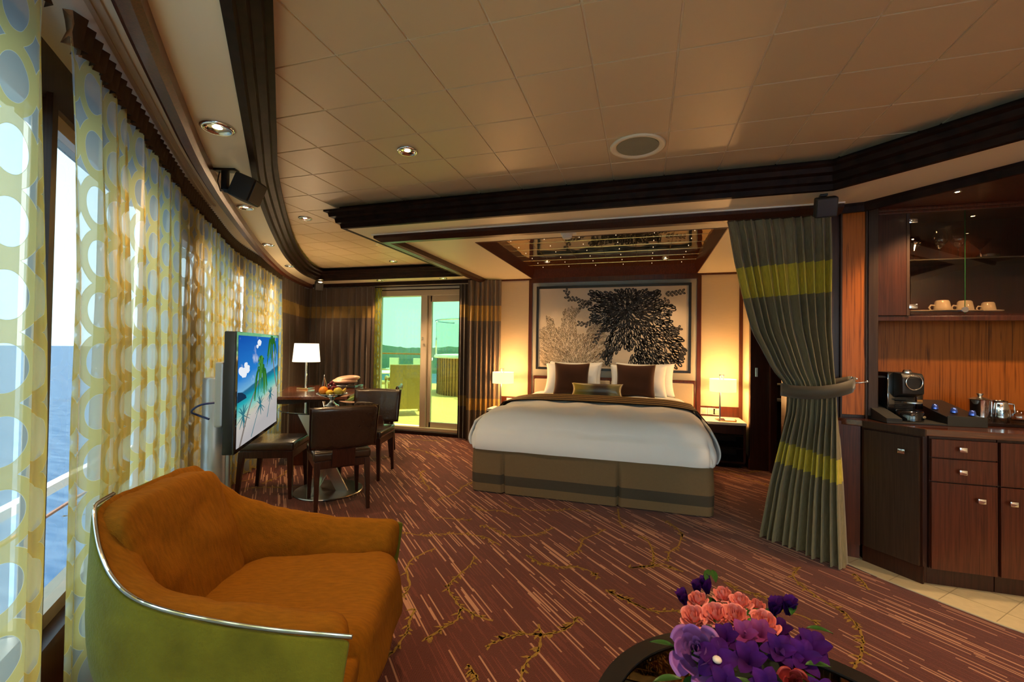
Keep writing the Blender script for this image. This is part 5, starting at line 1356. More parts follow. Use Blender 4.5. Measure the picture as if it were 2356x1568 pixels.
# ================================================================ ARMCHAIR
ar = thing('armchair', 'rust and olive lounge armchair with zipped edge in the foreground', 'armchair', (-1.35, 1.25, 0), R(20))
# rim stations, local: x forward, y left
RIM = [(.485, -.405, .505), (.20, -.39, .530), (-.08, -.37, .585), (-.225, -.318, .66), (-.330, -.235, .775), (-.355, -.175, .800), (-.37, .0, .805), (-.365, .235, .805), (-.345, .285, .770), (-.235, .335, .66), (-.08, .37, .585), (.20, .39, .530), (.475, .405, .505)]
MIDO = [(.46, -.425, .30), (.20, -.42, .31), (-.08, -.40, .33), (-.22, -.36, .36), (-.31, -.28, .40), (-.35, -.19, .42), (-.36, 0, .42), (-.35, .19, .42), (-.31, .28, .40), (-.22, .36, .36), (-.08, .40, .33), (.20, .42, .31), (.45, .425, .30)]
BOTO = [(.40, -.34, .07), (.18, -.33, .07), (-.02, -.30, .07), (-.12, -.26, .07), (-.17, -.21, .07), (-.20, -.14, .07), (-.21, 0, .07), (-.20, .14, .07), (-.17, .21, .07), (-.12, .26, .07), (-.02, .30, .07), (.18, .33, .07), (.39, .34, .07)]
TOPI = [(.44, -.31, .50), (.20, -.295, .525), (-.05, -.285, .575), (-.175, -.265, .65), (-.245, -.23, .745), (-.265, -.16, .785), (-.27, 0, .775), (-.265, .16, .785), (-.245, .23, .745), (-.175, .265, .65), (-.05, .285, .575), (.20, .295, .525), (.43, .31, .50)]
INN = [(.44, -.255, .30), (.20, -.245, .31), (-.02, -.235, .32), (-.10, -.22, .33), (-.14, -.17, .34), (-.155, -.10, .34), (-.16, 0, .34), (-.155, .10, .34), (-.14, .17, .34), (-.10, .22, .33), (-.02, .25, .32), (.20, .265, .31), (.43, .275, .30)]
def loft(name, rows, mat, parent, sub=2, thick=0, cap=True):
    n = len(rows[0]); m_ = len(rows); vs = [p for r in rows for p in r]; fs = []
    for j in range(m_-1):
        for i in range(n-1): fs.append((j*n+i, j*n+i+1, (j+1)*n+i+1, (j+1)*n+i))
    o = mesh_obj(name, vs, fs, mat, parent, smooth=True)
    if thick:
        k = o.modifiers.new('t', 'SOLIDIFY'); k.thickness = thick; k.offset = 0
    k = o.modifiers.new('s', 'SUBSURF'); k.levels = sub; k.render_levels = sub
    return o
RIM, MIDO, BOTO, TOPI, INN = [[tuple(p) for p in smooth_path(r_, 3)] for r_ in (RIM, MIDO, BOTO, TOPI, INN)]
def lerp3(A, C, t): return [tuple(a+(c-a)*t for a, c in zip(p, q)) for p, q in zip(A, C)]
def shift(A, k):   # move a row towards the chair's middle
    return [(x*(1-k)+.05*k, y*(1-k), z) for x, y, z in A]
RIMd = [(x, y, z-.006) for x, y, z in RIM]
loft('outer_shell', [BOTO, lerp3(BOTO, MIDO, .5), MIDO, lerp3(MIDO, RIMd, .6), lerp3(MIDO, RIMd, .95), RIMd], MT['armgr'], ar, 2, .018)
# padded inside of arms and back
rows = [RIM, lerp3(RIM, INN, .03), lerp3(RIM, INN, .12), lerp3(RIM, INN, .34), lerp3(RIM, INN, .70), INN]
rows[1] = [(x, y, z+.010) for x, y, z in rows[1]]; rows[2] = [(x, y, z+.034) for x, y, z in rows[2]]; rows[3] = [(x, y, z+.075+(.02 if y < -.2 else 0)) for x, y, z in rows[3]]; rows[4] = [(x, y+(.012 if y < -.2 else 0), z+.085+(.085 if y < -.2 else 0)) for x, y, z in rows[4]]
outer_in = [(x*1.0, y*.97, z-.12) for x, y, z in RIM]
base_in = [(x, y*.92, .30) for x, y, z in MIDO]
def padded():
    R_ = [base_in, outer_in]+rows+[base_in]
    n = len(RIM); m_ = len(R_)-1; vs = [p for r in R_[:-1] for p in r]; fs = []
    for j in range(m_):
        for i in range(n-1): fs.append((j*n+i, j*n+i+1, ((j+1) % m_)*n+i+1, ((j+1) % m_)*n+i))
    fs.append(tuple(j*n for j in range(m_))[::-1]); fs.append(tuple(j*n+n-1 for j in range(m_)))
    bm = bmesh.new(); vv = [bm.verts.new(v) for v in vs]
    for f in fs: bm.faces.new([vv[i] for i in f])
    o = from_bm('arms_and_back', bm, MT['armor'], ar, smooth=True)
    k = o.modifiers.new('s', 'SUBSURF'); k.levels = 2; k.render_levels = 2
    tx = bpy.data.textures.new('crumple', 'CLOUDS'); tx.noise_scale = .11; k = o.modifiers.new('d', 'DISPLACE'); k.texture = tx; k.strength = .026; k.mid_level = .5
    return o
padded()
# loose back cushion
def cushion(name, C, mat, sub=3, dsp=.02, ns=.2):
    bm = bmesh.new(); vv = [bm.verts.new(p) for p in C]
    for f in ((0, 3, 2, 1), (4, 5, 6, 7), (0, 1, 5, 4), (1, 2, 6, 5), (2, 3, 7, 6), (3, 0, 4, 7)): bm.faces.new([vv[i] for i in f])
    bmesh.ops.subdivide_edges(bm, edges=bm.edges[:], cuts=2, use_grid_fill=True)
    o = from_bm(name, bm, mat, ar, smooth=True)
    k = o.modifiers.new('s', 'SUBSURF'); k.levels = sub; k.render_levels = sub
    tx = bpy.data.textures.new(name, 'CLOUDS'); tx.noise_scale = ns; k = o.modifiers.new('d', 'DISPLACE'); k.texture = tx; k.strength = dsp; k.mid_level = .5
    return o
cushion('seat_cushion', [(-.16, -.25, .25), (.52, -.31, .18), (.52, .33, .18), (-.16, .29, .25), (-.17, -.25, .42), (.49, -.28, .44), (.49, .33, .44), (-.17, .29, .42)], MT['armor'], 3, .026, .14)
cushion('front_valance', [(.38, -.34, .06), (.43, -.34, .06), (.43, .34, .06), (.38, .34, .06), (.38, -.38, .38), (.475, -.39, .36), (.475, .39, .36), (.38, .38, .38)], MT['armor'], 2, .012)
cushion('back_pad', [(-.22, -.25, .36), (-.10, -.24, .36), (-.10, .24, .36), (-.22, .25, .36), (-.36, -.24, .80), (-.25, -.25, .80), (-.25, .25, .80), (-.36, .24, .80)], MT['armor'], 3, .028, .13)
zp = smooth_path([(x*1.004, y*1.006, z+.004) for x, y, z in RIM[:17]], 3)
b = B(); b.tube(zp, .0055, n=6); b.out('zip_tape', pm('grey zip tape', (.20, .22, .22), .4, metal=.4), ar, smooth=True)
b = B(); b.tube([(p.x, p.y-.003, p.z+.0045) for p in zp], .0028, n=6)
b.out('zip_teeth', MT['chrome'], ar)
b = B(); b.lathe([(0, 0), (.20, 0), (.20, .02), (.05, .03), (.05, .10), (0, .10)], cx=.08, n=32); b.out('swivel_base', MT['steel'], ar, auto=40)

# ================================================================ COFFEE TABLE AND FLOWERS
ct = thing('coffee_table', 'round bronze glass coffee table with dark rim in the foreground', 'table', (.31, 1.06, 0))
b = B(); b.lathe([(.375, .428), (.425, .428), (.425, .452), (.375, .452)], n=80); b.bm.faces.ensure_lookup_table(); b.lathe([(.375, .452), (.375, .428)], n=80); b.out('rim', MT['black'], ct, auto=40)
b = B(); b.lathe([(0, .440), (.375, .440), (.375, .447), (0, .447)], n=64); b.out('glass_top', MT['glassb'], ct, auto=40)
b = B(); b.lathe([(0, .16), (.36, .16), (.36, .185), (0, .185)], n=64); b.out('lower_shelf', MT['teak'], ct, auto=40)
for a in (55, 145, 235, 325):
    b = B(); b.box(.335, .40, -.02, .02, 0, .43, bev=.003, M=Matrix.Rotation(R(a), 4, 'Z')); b.out('leg', MT['dark'], ct)
bq = thing('flower_arrangement', 'low arrangement of pink roses and purple flowers on the coffee table', 'flowers', (.22, 1.08, .452))
BO = Vector((.22, 1.08, .452))
b = B(); b.lathe([(0, 0), (.055, 0), (.075, .05), (.08, .10), (.076, .10), (.07, .05), (0, .02)], n=32); b.out('vase', MT['glassb'], bq, smooth=True)
rf = random.Random(31)
MT['rosep'] = pm('salmon rose petal', (.80, .25, .23), .65, var=.25, scale=26); MT['rosel'] = pm('lavender rose petal', (.24, .085, .34), .55, var=.25, scale=24)
MT['purple'] = pm('violet petal', (.036, .002, .095), .75, var=.8, scale=30, spec=.15); MT['magenta'] = pm('magenta petal', (.15, .010, .13), .7, var=.5, scale=30); MT['orchidw'] = pm('white orchid throat', (.70, .62, .60), .5); MT['rosered'] = pm('dark red rose petal', (.22, .014, .018), .5, var=.3, scale=20)
MT['berry'] = pm('green berry', (.06, .20, .02), .3, var=.2, coat=.3)
def petal_rows(fn, nu=8, nv=7): return grid(fn, nu, nv)
def rose(c, R_, mat, axis, k=0):
    """nested curled petals around an axis"""
    vs, fs = [], []; q = Vector((0, 0, 1)).rotation_difference(Vector(axis).normalized()).to_matrix()
    layers = [(2, .10, .84, .0), (3, .20, .88, .02), (4, .34, .88, .05), (4, .52, .82, .14), (5, .72, .68, .34), (5, .92, .48, .60)]
    for li, (n, rad, h, fl) in enumerate(layers):
        for p in range(n):
            a0 = 2*PI*p/n+li*.7+rf.uniform(-.15, .15); wd = (1.25 if li < 2 else 1.0)*2*PI/n*.72; sc = rf.uniform(.92, 1.06)
            def f(u, v):
                a = a0+(u-.5)*2*wd*.62*(1-.25*v); edge = 1-(abs(u*2-1)**3)*.28
                r = R_*rad*sc*(.45+.55*math.sin(min(1, v*1.3)*PI/2))*(1-.10*max(0, v-.5))+R_*fl*.45*max(0, v-.70)**1.2*2.6+R_*.05*rad*(u-.5)*2
                r *= 1-.05*abs(u*2-1)
                z = R_*(h*1.15*v*edge*sc-.18*max(0, v-.8)*fl*8)-R_*.55
                return q @ Vector((r*math.cos(a), r*math.sin(a), z))+Vector(c)
            v_, f_, _ = grid(f, 8, 8); i = len(vs); vs += v_; fs += [tuple(t+i for t in g_) for g_ in f_]
    return mesh_obj('rose', vs, fs, mat, bq, smooth=True)
def blossom(name, c, R_, mat, axis, n=6, open_=.6, wd=.42, throat=None):
    vs, fs = [], []; q = Vector((0, 0, 1)).rotation_difference(Vector(axis).normalized()).to_matrix()
    for p in range(n):
        a0 = 2*PI*p/n+rf.uniform(-.12, .12); op = open_*(1 if p % 2 else .8)
        def f(u, v):
            s = (u-.5)*2; wv = wd*R_*math.sin(min(1, v*.93+.07)*PI)**.7
            r = R_*(v*math.sin(op*PI/2*(.35+.65*v))); z = R_*(v*math.cos(op*PI/2*(.2+.8*v))*1.1)-R_*.4
            x = r; y = s*wv; z += abs(s)*wv*.55*(1-v*.6)+.06*R_*math.sin(v*9+p)*abs(s)
            return q @ Vector((x*math.cos(a0)-y*math.sin(a0), x*math.sin(a0)+y*math.cos(a0), z))+Vector(c)
        v_, f_, _ = grid(f, 6, 8); i = len(vs); vs += v_; fs += [tuple(t+i for t in g_) for g_ in f_]
    o = mesh_obj(name, vs, fs, mat, bq, smooth=True)
    if throat:
        b = B(); b.sphere(Vector(c)+q @ Vector((0, 0, -R_*.1)), R_*.20, 10, sc=(1, 1, .7)); b.out('throat', throat, o, smooth=True)
    return o
def leaf(c, L, ang, up, w_=.28):
    ca, sa = math.cos(ang), math.sin(ang)
    def f(u, v):
        s = (u-.5)*2; y = s*w_*L*math.sin(min(1, v)*PI)**.8; x = v*L; z = up*L*v-.35*L*v*v+abs(s)*.04*L
        return (c[0]+x*ca-y*sa, c[1]+x*sa+y*ca, c[2]+z)
    v_, f_, _ = grid(f, 4, 8); mesh_obj('leaf', v_, f_, MT['greenleaf'], bq, smooth=True)
def LB(x, y, z): return (x-BO.x, y-BO.y, z-BO.z)
CAMV = Vector((0, 0, 1.3))
def ax(x, y, z, k=.55):
    d = (CAMV-Vector((x, y, z))).normalized(); o = Vector((x-.22, y-1.06, .0))*2.0
    return (d*k+Vector((0, 0, .6))+o)
for (x, y, z, r) in ((.134, 1.22, .671, .028), (.200, 1.26, .674, .029), (.232, 1.22, .683, .030), (.275, 1.24, .668, .026), (.114, 1.12, .682, .032), (.161, 1.12, .696, .034), (.203, 1.12, .700, .033), (.258, 1.10, .708, .034)):
    rose(LB(x, y, z), r, MT['rosep'], ax(x, y, z))
rose(LB(.108, .975, .690), .058, MT['rosel'], ax(.113, .985, .672, .8)); rose(LB(.275, .93, .690), .034, MT['rosered'], ax(.275, .93, .69))
blossom('orchid', LB(.142, .955, .695), .045, MT['purple'], ax(.142, .955, .695, 1.2), 5, 1.0, .40, MT['orchidw'])
for (x, y, z, r, mm) in ((.163, 1.28, .672, .045, 0), (.140, 1.27, .668, .036, 0), (.100, 1.20, .672, .040, 0), (.333, 1.20, .692, .046, 0), (.302, 1.20, .685, .044, 0), (.315, 1.22, .68, .04, 0),
                        (.168, 1.02, .700, .038, 0), (.205, 1.04, .702, .040, 1), (.199, .96, .700, .046, 0), (.215, .90, .695, .044, 0), (.26, 1.0, .706, .042, 0), (.24, 1.05, .704, .040, 1), (.333, 1.05, .695, .048, 0), (.30, 1.0, .70, .046, 0),
                        (.35, 1.10, .675, .040, 0), (.145, .88, .698, .042, 0), (.17, .86, .69, .04, 1), (.273, 1.0, .69, .042, 0), (.10, 1.06, .655, .036, 0), (.31, .93, .68, .042, 0), (.25, .87, .68, .04, 0), (.29, 1.12, .68, .04, 0)):
    blossom('lily', LB(x, y, z), r, MT['magenta'] if mm else MT['purple'], ax(x, y, z, .5), 6, .66 if y < 1.15 else .26, .30)
for k in range(16):
    x, y, z = rf.choice(((.094, 1.04, .668), (.234, 1.09, .698), (.19, .88, .69), (.085, 1.02, .655)))
    b = B(); b.sphere(LB(x+rf.uniform(-.020, .020), y+rf.uniform(-.03, .03), z+rf.uniform(-.014, .012)), .0065, 10); b.out('berry', MT['berry'], bq, smooth=True)
for k in range(46):
    a = rf.uniform(0, 2*PI); r = rf.uniform(.06, .13); leaf(LB(.22+r*math.cos(a)*.85, 1.06+r*1.25*math.sin(a), rf.uniform(.60, .665)), rf.uniform(.045, .075), a+rf.uniform(-.5, .5), rf.uniform(.2, .9))
for p in ((.345, 1.12, .695, .2), (.33, 1.17, .69, 1.2), (.185, 1.27, .69, 1.6), (.16, 1.27, .69, 1.3), (.16, .90, .70, -.2), (.07, 1.02, .66, 2.9), (.075, .92, .665, 3.4), (.30, .98, .70, .4)): leaf(LB(*p[:3]), .055, p[3], .5 if p[1] > 1.15 else .2, .16)
b = B(); b.sphere((0, 0, .15), .10, 20, sc=(1.05, 1.45, .55)); b.out('foliage_core', pm('near black green', (.006, .012, .005), .9), bq, smooth=True)  # near-black green body filling the gaps between leaves and flowers

# ================================================================ BAR
def knob(par, x, y, z, ang=0):
    M = Matrix.Translation((x, y, z)) @ Matrix.Rotation(ang, 4, 'Z')
    k = B(); k.lathe([(0, 0), (.005, 0), (.005, .018), (0, .018)], n=12, M=M @ Matrix.Rotation(R(90), 4, 'X')); k.box(-.017, .017, -.026, -.016, -.013, .013, bev=.003, M=M)
    return k.out('knob', MT['chrome'], par, auto=40)
def front(name, par, x0, x1, y, z0, z1, mat, ko=None):
    k = B(); k.box(x0, x1, y-.020, y, z0, z1, bev=.002); o = k.out(name, mat, par)
    if ko: knob(o, ko[0], y-.020, ko[1])
    return o
c1 = thing('angled_cabinet', 'brown veneered corner cabinet with one angled door left of the drawers', 'cabinet', (1.41, 3.17, 0))
b = B(); P = [(1.315, 3.36), (1.315, 3.30), (1.515, 3.07), (1.535, 3.07), (1.535, 3.36)]; b.prism([(x-1.41, y-3.17) for x, y in P], .10, .838); b.prism([(x-1.41+.012, y-3.17+.012) for x, y in P], 0, .10); b.out('carcass', MT['mahogd'], c1)
A0, A1 = Vector((1.318, 3.290)), Vector((1.512, 3.060)); dd = (A1-A0).normalized(); nn = Vector((dd.y, -dd.x)); L0 = (A1-A0).length
M_ = Matrix.Translation((A0.x-1.41, A0.y-3.17, 0)) @ Matrix.Rotation(math.atan2(dd.y, dd.x), 4, 'Z')
b = B(); b.box(.012, L0-.012, -.018, 0, .105, .825, bev=.002, M=M_); dr1 = b.out('door', MT['brownw'], c1)
k = B(); MM = M_ @ Matrix.Translation((L0*.72, -.018, .735)); k.lathe([(0, 0), (.005, 0), (.005, .018), (0, .018)], n=12, M=MM @ Matrix.Rotation(R(90), 4, 'X')); k.box(-.017, .017, -.026, -.016, -.013, .013, bev=.003, M=MM); k.out('knob', MT['chrome'], dr1, auto=40)
b = B(); b.box(0, L0, -.004, .01, 0, .10, M=M_); b.out('kick_board', MT['mahogd'], c1)
b = thing('side_panel_cabinet', 'narrow dark cabinet panel between the tied curtain and the corner cabinet', 'cabinet', (1.25, 3.33, 0)); sp2 = b
b = B(); b.prism([(-.075, .045), (-.075, .005), (.060, -.025), (.062, .045)], .09, .862); b.out('panel', MT['mahog'], sp2)
b = B(); b.prism([(-.07, .045), (-.07, .010), (.060, -.018), (.062, .045)], 0, .09); b.out('skirting', MT['mahog'], sp2)
c2 = thing('bar_cabinet', 'mahogany bar cabinet with two drawers above a door', 'cabinet', (1.535, 3.06, 0))
b = B(); b.box(.003, .30, .0, .60, .10, .838); b.box(.003, .30, .02, .6, 0, .10); b.out('carcass', MT['mahogd'], c2)
front('drawer', c2, .006, .295, 0, .725, .825, MT['mahog'], (.135, .778)); front('drawer', c2, .006, .295, 0, .592, .718, MT['mahog'], (.135, .655)); front('door', c2, .006, .295, 0, .105, .585, MT['mahog'], (.215, .508))
c3_ = thing('bar_cabinet', 'mahogany bar cabinet at the right frame edge, beside the drawer unit', 'cabinet', (1.84, 3.06, 0))
b = B(); b.box(.0, 1.4, .0, .60, .10, .838); b.box(.0, 1.4, .02, .6, 0, .10); b.out('carcass', MT['mahogd'], c3_)
front('drawer', c3_, .004, .48, 0, .592, .825, MT['mahog'], (.24, .70)); front('door', c3_, .004, .48, 0, .105, .585, MT['mahog'], (.045, .508)); front('door', c3_, .487, .96, 0, .105, .825, MT['mahog'], (.90, .508))
wt = thing('bar_worktop', 'polished mahogany bar worktop with angled left end', 'worktop', (1.8, 3.3, .84))
b = B(); P = [(1.165, 3.352), (1.31, 3.276), (1.508, 3.036), (3.25, 3.036), (3.25, 3.70), (1.428, 3.70), (1.428, 3.352)]; b.prism([(x-1.8, y-3.3) for x, y in P], 0, .040, bev=.004); b.out('slab', wood('polished worktop', (.060, .014, .007), (.13, .034, .014), .08, stretch=(1.2, 20, 20), coat=1.), wt)
b = B(); P2_ = [(1.31, 3.276), (1.508, 3.036), (1.508, 3.030), (1.306, 3.272)]; b.prism([(x-1.8, y-3.3) for x, y in [(1.306, 3.270), (1.506, 3.029), (1.516, 3.036), (1.318, 3.278)]], -.004, .038, bev=.002); b.out('edging', MT['brownw'], wt)
# wall cabinet
uc = thing('glass_wall_cabinet', 'dark wall cabinet with glass doors over the bar', 'cabinet', (1.405, 3.40, 1.53))
b = B(); b.box(.022, .040, .03, .30, 0, .665); b.box(.0, 1.85, .03, .30, -.0, .035); b.box(.0, 1.85, .29, .30, 0, .665); b.box(0, 1.85, .02, .30, .665, .69); b.box(.0, 1.85, .005, .03, -.022, .008, bev=.002); b.out('carcass', MT['mahogd'], uc)
b = B(); b.box(.0, .188, .0, .02, .012, .668, bev=.002); b.out('wood_door', MT['mahogd'], uc)
b = B(); b.box(.188, .205, -.002, .03, .01, .67, bev=.002); b.out('door_stile', MT['brownw'], uc)
for x0, x1 in ((.212, .487), (.491, .94), (.944, 1.4)):
    b = B(); b.box(x0, x1, .004, .009, .02, .672); gd = b.out('glass_door', MT['glassc'], uc)
    if x0 < .3:
        b = B(); b.box(.487, .489, .004, .009, .02, .672); b.out('glass_edge', pm('green glass edge', (.02, .12, .03), .2), gd)
        for z in (.60, .055):
            b = B(); b.box(.200, .245, -.006, .004, z, z+.028, bev=.003); b.out('hinge', MT['chrome'], gd, auto=40)
    elif x0 < .9:
        for z in (.60, .10):
            b = B(); b.box(.895, .94, -.006, .004, z, z+.022, bev=.003); b.out('hinge', MT['chrome'], gd, auto=40)
b = B(); b.lathe([(0, 0), (.013, 0), (.017, .02), (0, .02)], n=14, M=Matrix.Translation((.478, .004, .045)) @ Matrix.Rotation(R(90), 4, 'X')); b.out('glass_knob', MT['chrome'], uc, auto=40)
b = B(); b.box(.04, 1.84, .05, .29, .368, .376, bev=.001); b.out('glass_shelf', pm('glossy shelf edge', (.28, .32, .32), .06, .7), uc)
def spot_lamp(loc, lab):
    t = thing('cabinet_spotlight', lab, 'spotlight', loc, 0, 'small lit spotlights at the bar')
    b = B(); b.lathe([(.018, 0), (.021, -.004), (.016, -.006), (.013, 0)], n=20); b.out('ring', MT['chrome'], t, smooth=True)
    b = B(); b.lathe([(0, -.005), (.010, -.003), (.012, 0)], n=16); b.out('lens', emis('bar spotlight lens', (1, .66, .30), 40) if 'bar spotlight lens' not in bpy.data.materials else bpy.data.materials['bar spotlight lens'], t)
    return t
spot_lamp((1.70, 3.12, ZS-.022), 'bright lit spotlight in the mahogany canopy over the bar'); spot('bar_lamp', (1.70, 3.12, ZS-.05), 45, 110, .8, aim=(1.72, 3.35, .9))
spot_lamp((2.35, 2.6, ZS-.022), 'spotlight in the bar canopy beyond the right frame edge'); spot('bar_lamp', (2.35, 2.6, ZS-.05), 35, 110, .8, aim=(2.3, 3.2, .9))
spot_lamp((1.68, 3.56, 2.195), 'lit spotlight inside the top of the wall cabinet at the left'); spot('cabinet_lamp', (1.68, 3.56, 2.175), 5, 120, .8)
spot_lamp((2.02, 3.56, 2.195), 'lit spotlight inside the wall cabinet right of the glass joint'); spot('cabinet_lamp', (2.02, 3.56, 2.175), 5, 120, .8)
# stemware
def wine(lab, x, y, h=.215, r=.040, grp='wine glasses on the cabinet shelf'):
    t = thing('wine_glass', lab, 'glass', (x, y, 1.9065), 0, grp)
    b = B(); b.lathe([(0, .0), (.034, .0), (.034, .002), (.006, .006), (.0035, .02), (.0035, .085), (.010, .095)], n=28); b.out('stem', MT['crystal'], t, smooth=True)
    b = B(); b.lathe([(.004, .088), (.020, .10), (r*.92, .125), (r, .145), (r*.85, .18), (r*.66, h)], n=28); b.out('bowl', MT['crystal'], t, smooth=True)
wine('left tall wine glass on the cabinet shelf', 1.857, 3.58); wine('right tall wine glass beside the glass door joint', 1.955, 3.58)
wine('wine glass behind the martini glasses at the cabinet left', 1.735, 3.62, .17, .042)
def martini(lab, x, y):
    t = thing('martini_glass', lab, 'glass', (x, y, 1.9065), 0, 'martini glasses on the cabinet shelf')
    b = B(); b.lathe([(0, .0), (.034, .0), (.034, .002), (.005, .006), (.003, .02), (.003, .075)], n=28); b.out('stem', MT['crystal'], t, smooth=True)
    b = B(); b.lathe([(.002, .072), (.052, .135)], n=28); b.out('bowl', MT['crystal'], t, smooth=True)
martini('martini glass at the far left of the cabinet shelf', 1.70, 3.54); martini('martini glass right of the door joint on the cabinet shelf', 2.08, 3.60)
t = thing('glass_dish', 'low stack of glass dishes on the cabinet shelf right of the joint', 'dish', (2.06, 3.50, 1.9065))
b = B()
for k in range(3): b.lathe([(0, .006*k), (.045, .006*k), (.055, .006*k+.010), (.052, .006*k+.010), (.043, .006*k+.003), (0, .006*k+.003)], n=28)
b.out('dish_stack', MT['crystal'], t, smooth=True)
# cups
def cup(lab, x, y, z=1.5655, s=1.):
    t = thing('saucer', 'white saucer under the '+lab, 'saucer', (x, y, z), 0, 'white saucers in the wall cabinet')
    b = B(); b.lathe([(0, .0), (.035, .0), (.060, .009), (.085*s, .016), (.083*s, .019), (.058, .013), (.03, .006), (0, .006)], n=36); b.out('dish', MT['porc'], t, smooth=True)
    t = thing('coffee_cup', lab, 'cup', (x, y, z+.0065), R(180), 'white cups in the wall cabinet'); t.scale = (s, s, s)
    b = B(); b.lathe([(0, .078), (.030, .078), (.036, .070), (.043, .030), (.046, .0), (.043, .001), (.040, .03), (.033, .068), (0, .070)], n=36); b.out('bowl', MT['porc'], t, smooth=True)
    b = B(); b.tube([(.040, 0, .045), (.060, 0, .048), (.070, 0, .032), (.062, 0, .014), (.044, 0, .012)], .005, n=8); b.out('handle', MT['porc'], t, smooth=True)
    b = B(); b.box(-.014, .014, .0345, .037, .062, .066, M=Matrix.Rotation(R(150), 4, 'Z')); b.out('logo_mark', pm('dark cup mark', (.05, .03, .02), .6) if 'dark cup mark' not in bpy.data.materials else bpy.data.materials['dark cup mark'], t)
cup('largest white cup upside down left of the glass door joint', 1.86, 3.56, s=1.0); cup('white cup behind the glass door joint', 2.00, 3.60, s=1.0); cup('small white espresso cup right of the joint', 2.12, 3.60, s=.85)
t = thing('saucer', 'empty white saucer at the cabinet left corner', 'saucer', (1.715, 3.52, 1.5655), 0, 'white saucers in the wall cabinet')
b = B(); b.lathe([(0, .0), (.03, .0), (.060, .012), (.058, .015), (.03, .005), (0, .005)], n=30); b.out('dish', MT['porc'], t, smooth=True)
# coffee machine on its caddy
cm = thing('coffee_machine', 'black capsule coffee machine with chrome ring and oval badge', 'coffee machine', (1.555, 3.36, .8925), R(8))
b = B()
pf = [(-.0, 0)]
prof = [(-.15, .0), (.10, .0), (.10, .045), (-.02, .045), (-.02, .13), (.03, .15), (.05, .20), (.05, .255), (.02, .285), (-.11, .285), (-.14, .26), (-.15, .22)]
# side profile: first value is depth (towards the viewer positive), extruded across the width
def side_prism(bb_, P, x0, x1, bev=.006):
    bb_.quadbox([(x0, -d, z) for d, z in P], [(x1, -d, z) for d, z in P], bev=bev); return bb_
b = B(); side_prism(b, [(-.14, .0), (.0, .0), (.0, .29), (-.11, .29), (-.14, .265)], -.085, .075, .012); b.out('body', MT['blackg'], cm, auto=40)
b = B(); side_prism(b, [(0, .13), (.085, .16), (.085, .255), (.07, .285), (0, .29)], -.055, .065, .010); b.out('brew_head', MT['black'], cm, auto=40)
b = B()
for k in range(9): b.box(-.045, .055, -.004, .003, .045+.010*k, .050+.010*k)
b.out('front_ribs', MT['black'], cm)
b = B(); b.tube([(.045*math.cos(2*PI*k/28)+.005, -.09, .232+.045*math.sin(2*PI*k/28)) for k in range(28)], .0035, n=8, closed=True); b.tube([(-.085, -.002, .02), (-.085, -.002, .25)], .0025, n=6); b.out('chrome_ring', MT['chrome'], cm, smooth=True)
b = B(); b.lathe([(0, -.02), (.020, -.02), (.024, .0), (.018, .012), (0, .012)], n=20, M=Matrix.Translation((.005, -.03, .295))); b.out('lever_cap', MT['chrome'], cm, auto=40)
b = B(); b.lathe([(0, .105), (.048, .105), (.048, .112), (0, .112)], cx=.01, cy=-.065, n=28); b.out('cup_plate', MT['steel'], cm, auto=40)
b = B(); b.lathe([(0, 0), (.066, 0), (.068, .05), (.064, .056), (0, .056)], cx=-.01, cy=-.075, n=36); b.out('drip_tray', MT['blackg'], cm, auto=40)
b = B(); b.lathe([(.055, .057), (.062, .059), (.064, .057)], cx=-.01, cy=-.075, n=36); b.out('drip_rim', MT['chrome'], cm, smooth=True)
b = B(); b.sphere((.028, -.136, .028), .016, 16, sc=(1, .22, .5), M=Matrix.Rotation(R(30), 4, 'Z')); b.out('badge', pm('badge', (.5, .42, .28), .3, .6), cm)
b = B(); b.box(.077, .115, .0, .06, .06, .245, bev=.006); b.out('water_tank', MT['glassb'], cm, auto=40)
b = B(); b.box(.079, .110, -.003, .001, .10, .12); b.out('tank_label', pm('amber label', (.25, .12, .03), .5), cm)
b = B(); b.box(-.15, -.08, .02, .05, .252, .262); b.out('rear_handle', MT['black'], cm)
cy_ = thing('capsule_caddy', 'black slanted caddy under the coffee machine with blue lit capsules', 'caddy', (1.62, 3.36, .8805), R(3))
b = B(); b.box(-.235, .255, -.17, .19, 0, .010, bev=.002); b.out('tray', MT['blackm'], cy_)
b = B(); b.quadbox([(-.235, -.165, .01), (-.155, -.165, .01), (-.155, .19, .01), (-.235, .19, .01)], [(-.235, -.165, .03), (-.155, -.165, .03), (-.155, .19, .115), (-.235, .19, .115)]); b.out('left_wedge', MT['blackm'], cy_)
b = B(); b.quadbox([(.07, -.165, .01), (.25, -.165, .01), (.25, .19, .01), (.07, .19, .01)], [(.07, -.165, .05), (.25, -.165, .05), (.25, .19, .12), (.07, .19, .12)], bev=.003); b.out('capsule_box', MT['black'], cy_)
b = B(); b.box(.065, .255, -.172, -.165, .0, .060, bev=.002); b.out('front_plate', pm('dark olive plate', (.022, .020, .012), .5), cy_)
for k, (x, y) in enumerate(((.09, -.02), (.15, -.08), (.215, -.12))):
    b = B(); b.lathe([(0, .020), (.012, .018), (.016, .0), (.017, -.01)], n=18, M=Matrix.Translation((x, y, .065+.19*(y+.165)+.0))); b.out('capsule', pm('blue foil capsule', (.10, .18, .75), .2, .8) if k == 0 else bpy.data.materials['blue foil capsule'], cy_, smooth=True)
